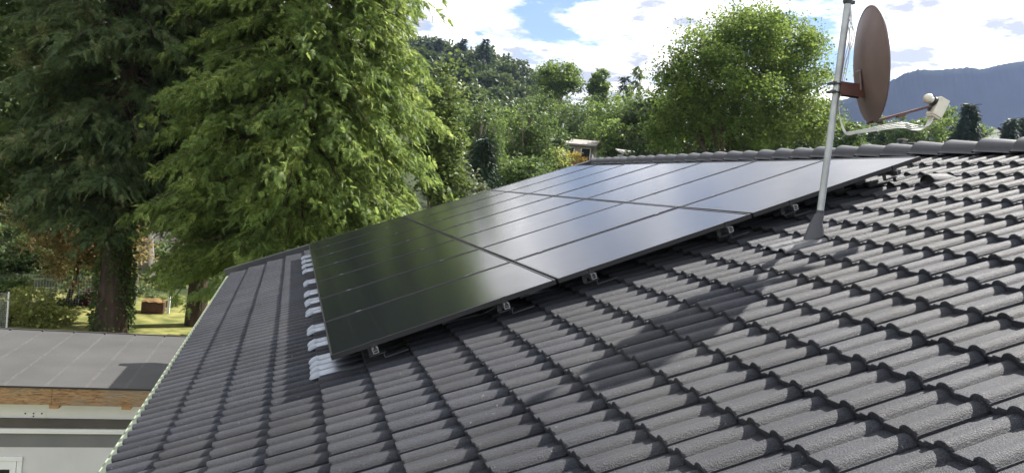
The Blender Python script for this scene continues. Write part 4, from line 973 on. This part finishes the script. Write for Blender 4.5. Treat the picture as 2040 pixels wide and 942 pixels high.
# big maple
c = at(1478, 165, 38); 
def mp(x, y, dY, rx, rz, ry=None):
    q = at(x, y, 38 + dY); k = np.linalg.norm(q - CAM) / FPX; return ((q[0], q[1], q[2]), (rx * k, (ry or rx) * k, rz * k))
lum = [mp(1480, 95, 0, 100, 72), mp(1395, 125, -1, 62, 55), mp(1570, 110, .5, 75, 62), mp(1440, 180, -1.5, 95, 60), mp(1560, 190, 0, 90, 60), mp(1330, 152, .5, 42, 26), mp(1380, 225, 1, 75, 50), mp(1500, 255, -1, 90, 45), mp(1600, 245, 1, 60, 50), mp(1330, 265, 1, 50, 40), mp(1500, 45, .5, 62, 28)]
leafy_tree('maple_tree', (c[0], c[1], float(ground_z(c[0], c[1]))), lum, 90000, .16, 71, L['maple'], M['bark'], 'big round sunlit maple rising above the ridge left of the mast', 'tree', tr=.42, clump=.72, per=120, tmpl=LEAF)
# ------------------------------------------------------------------ right of the mast
for px, top, half, Y, sd, lf, lab in ((1690, 240, 40, 50, 72, 'fresh', 'bright green tree directly behind the mast foot'), (1752, 226, 34, 66, 73, 'maple_dark', 'dark green tree below the dish'), (1800, 232, 34, 62, 74, 'fresh', 'light green tree under the feed arm'), (1850, 222, 36, 66, 75, 'maple', 'mid green tree below the converter'), (1890, 205, 28, 70, 76, 'maple', 'mid green tree left of the dark spruce'), (1955, 245, 20, 76, 77, 'maple', 'small tree right of the dark spruce'), (1640, 232, 26, 66, 78, 'maple', 'mid green tree just left of the mast')):
    px_tree('leafy', 'garden_tree', px, top, half, Y, sd, L[lf], lab, 330, 3200, .28, 'trees beyond the ridge')
px_tree('spruce', 'spruce_tree', 1926, 200, 32, 58, 79, L['spruce'], 'dark pointed spruce right of the converter', 330, 9000, 1, 'spruces beyond the ridge', fs=(.4, .75), nbr=110, p=.75)
px_tree('spruce', 'spruce_tree', 2010, 232, 20, 60, 80, L['spruce'], 'short dark spruce near the right edge', 330, 6000, 1, 'spruces beyond the ridge', fs=(.4, .75), nbr=80, p=.7)
px_tree('spruce', 'spruce_tree', 2036, 230, 18, 62, 81, L['spruce'], 'short dark spruce cut by the right edge', 330, 6000, 1, 'spruces beyond the ridge', fs=(.4, .75), nbr=80, p=.7)
# neighbour's low roof with chimneys
c = at(1800, 292, 30); gz = float(ground_z(c[0], c[1])); e_ = empty('neighbour_house', (c[0], c[1] + 4, gz), 'neighbouring house whose low brown roof shows over the ridge', 'house')
brown = material('brown_roof_tiles', (.16, .10, .085), .85, 0, .3, .2, 3, .5, 25)
a0, a1 = at(1716, 288, 34), at(1888, 297, 34); ah = (a0 + a1) / 2
rdir = a1 - a0; Lr = np.linalg.norm(rdir); rdir /= Lr; pd = np.cross(UP, rdir); pd /= np.linalg.norm(pd)
rf_ = MB().add([a0, a1, a1 + pd * -4.2 - UP * 2.2, a0 + pd * -4.2 - UP * 2.2, a1 + pd * 4.2 - UP * 2.2, a0 + pd * 4.2 - UP * 2.2], [(0, 3, 2, 1), (0, 1, 4, 5), (1, 2, 4), (0, 5, 3), (2, 3, 5, 4)]).build('roof', brown, e_)
cz = min(a0[2], a1[2]) - 2.3
MB().box((.3, -3.8, gz - ah[2]), (Lr - .3, 3.8, cz - ah[2]), np.array([rdir, pd, UP]), a0 * [1, 1, 0] + [0, 0, ah[2]]).build('wall', M['plaster'], e_)
for x_, w_, h_ in ((1797, .30, .36), (1820, .34, .16)):
    q = at(x_, 292, 34); ch_ = MB().box((-w_ / 2, -w_ / 2, -.8), (w_ / 2, w_ / 2, h_), None, q).build('chimney', M['boot'], rf_, bevel=.02)
    MB().box((-w_ / 2 - .04, -w_ / 2 - .04, h_ + .004), (w_ / 2 + .04, w_ / 2 + .04, h_ + .05), None, q).build('chimney_cap', M['concrete'], rf_)
# white gabled house at the right edge
c = at(1985, 262, 80); gz = float(ground_z(c[0], c[1])); e_ = empty('gabled_house', (c[0], c[1], gz), 'white gabled house with pale roof between the spruces', 'house')
k = np.linalg.norm(c - CAM) / FPX
A0 = at(1960, 271, 80); A1 = at(1990, 253, 80); A2 = at(2003, 262, 80)
dep = np.array([.75, .9, 0]) * 6
MB().add([A0, A1, A1 + dep, A0 + dep, A2, A2 + dep], [(0, 1, 2, 3), (1, 4, 5, 2), (0, 3, 5, 4)]).build('roof', material('pale_grey_roof', (.36, .34, .36), .8, 0, .3, .1, 1), e_)
wf = A0 * .5 + A2 * .5 + np.array([.2, .5, 0])
MB().add([A0 * [1, 1, 0] + [.3, .3, gz], A2 * [1, 1, 0] + [-.1, .3, gz], A2 + [-.1, .3, -.2], A1 + [0, .3, -.2], A0 + [.3, .3, -.2], A0 * [1, 1, 0] + dep + [.3, 0, gz], A2 * [1, 1, 0] + dep + [-.1, 0, gz], A2 + dep + [-.1, 0, -.2], A1 + dep + [0, 0, -.2], A0 + dep + [.3, 0, -.2]], [(0, 1, 2, 3, 4), (9, 8, 7, 6, 5), (0, 4, 9, 5), (1, 6, 7, 2)]).build('wall', M['white'], e_)

# ------------------------------------------------------------------ the air
b = MB(); b.box((-1500, -600, GZ - 60), (3200, 1600, 480)); hz = b.build('haze', None) if False else obj('haze', mesh_np('haze', b.V, b.F))
hm = bpy.data.materials.new('haze'); nt, N, Lk = nodes_of(hm); out = N('ShaderNodeOutputMaterial'); pv_ = N('ShaderNodeVolumePrincipled')
pv_.inputs['Color'].default_value = (.44, .56, 1.0, 1); pv_.inputs['Density'].default_value = .0001; pv_.inputs['Anisotropy'].default_value = .3
Lk(pv_.outputs[0], out.inputs['Volume']); hz.data.materials.append(hm); hz['kind'] = 'stuff'
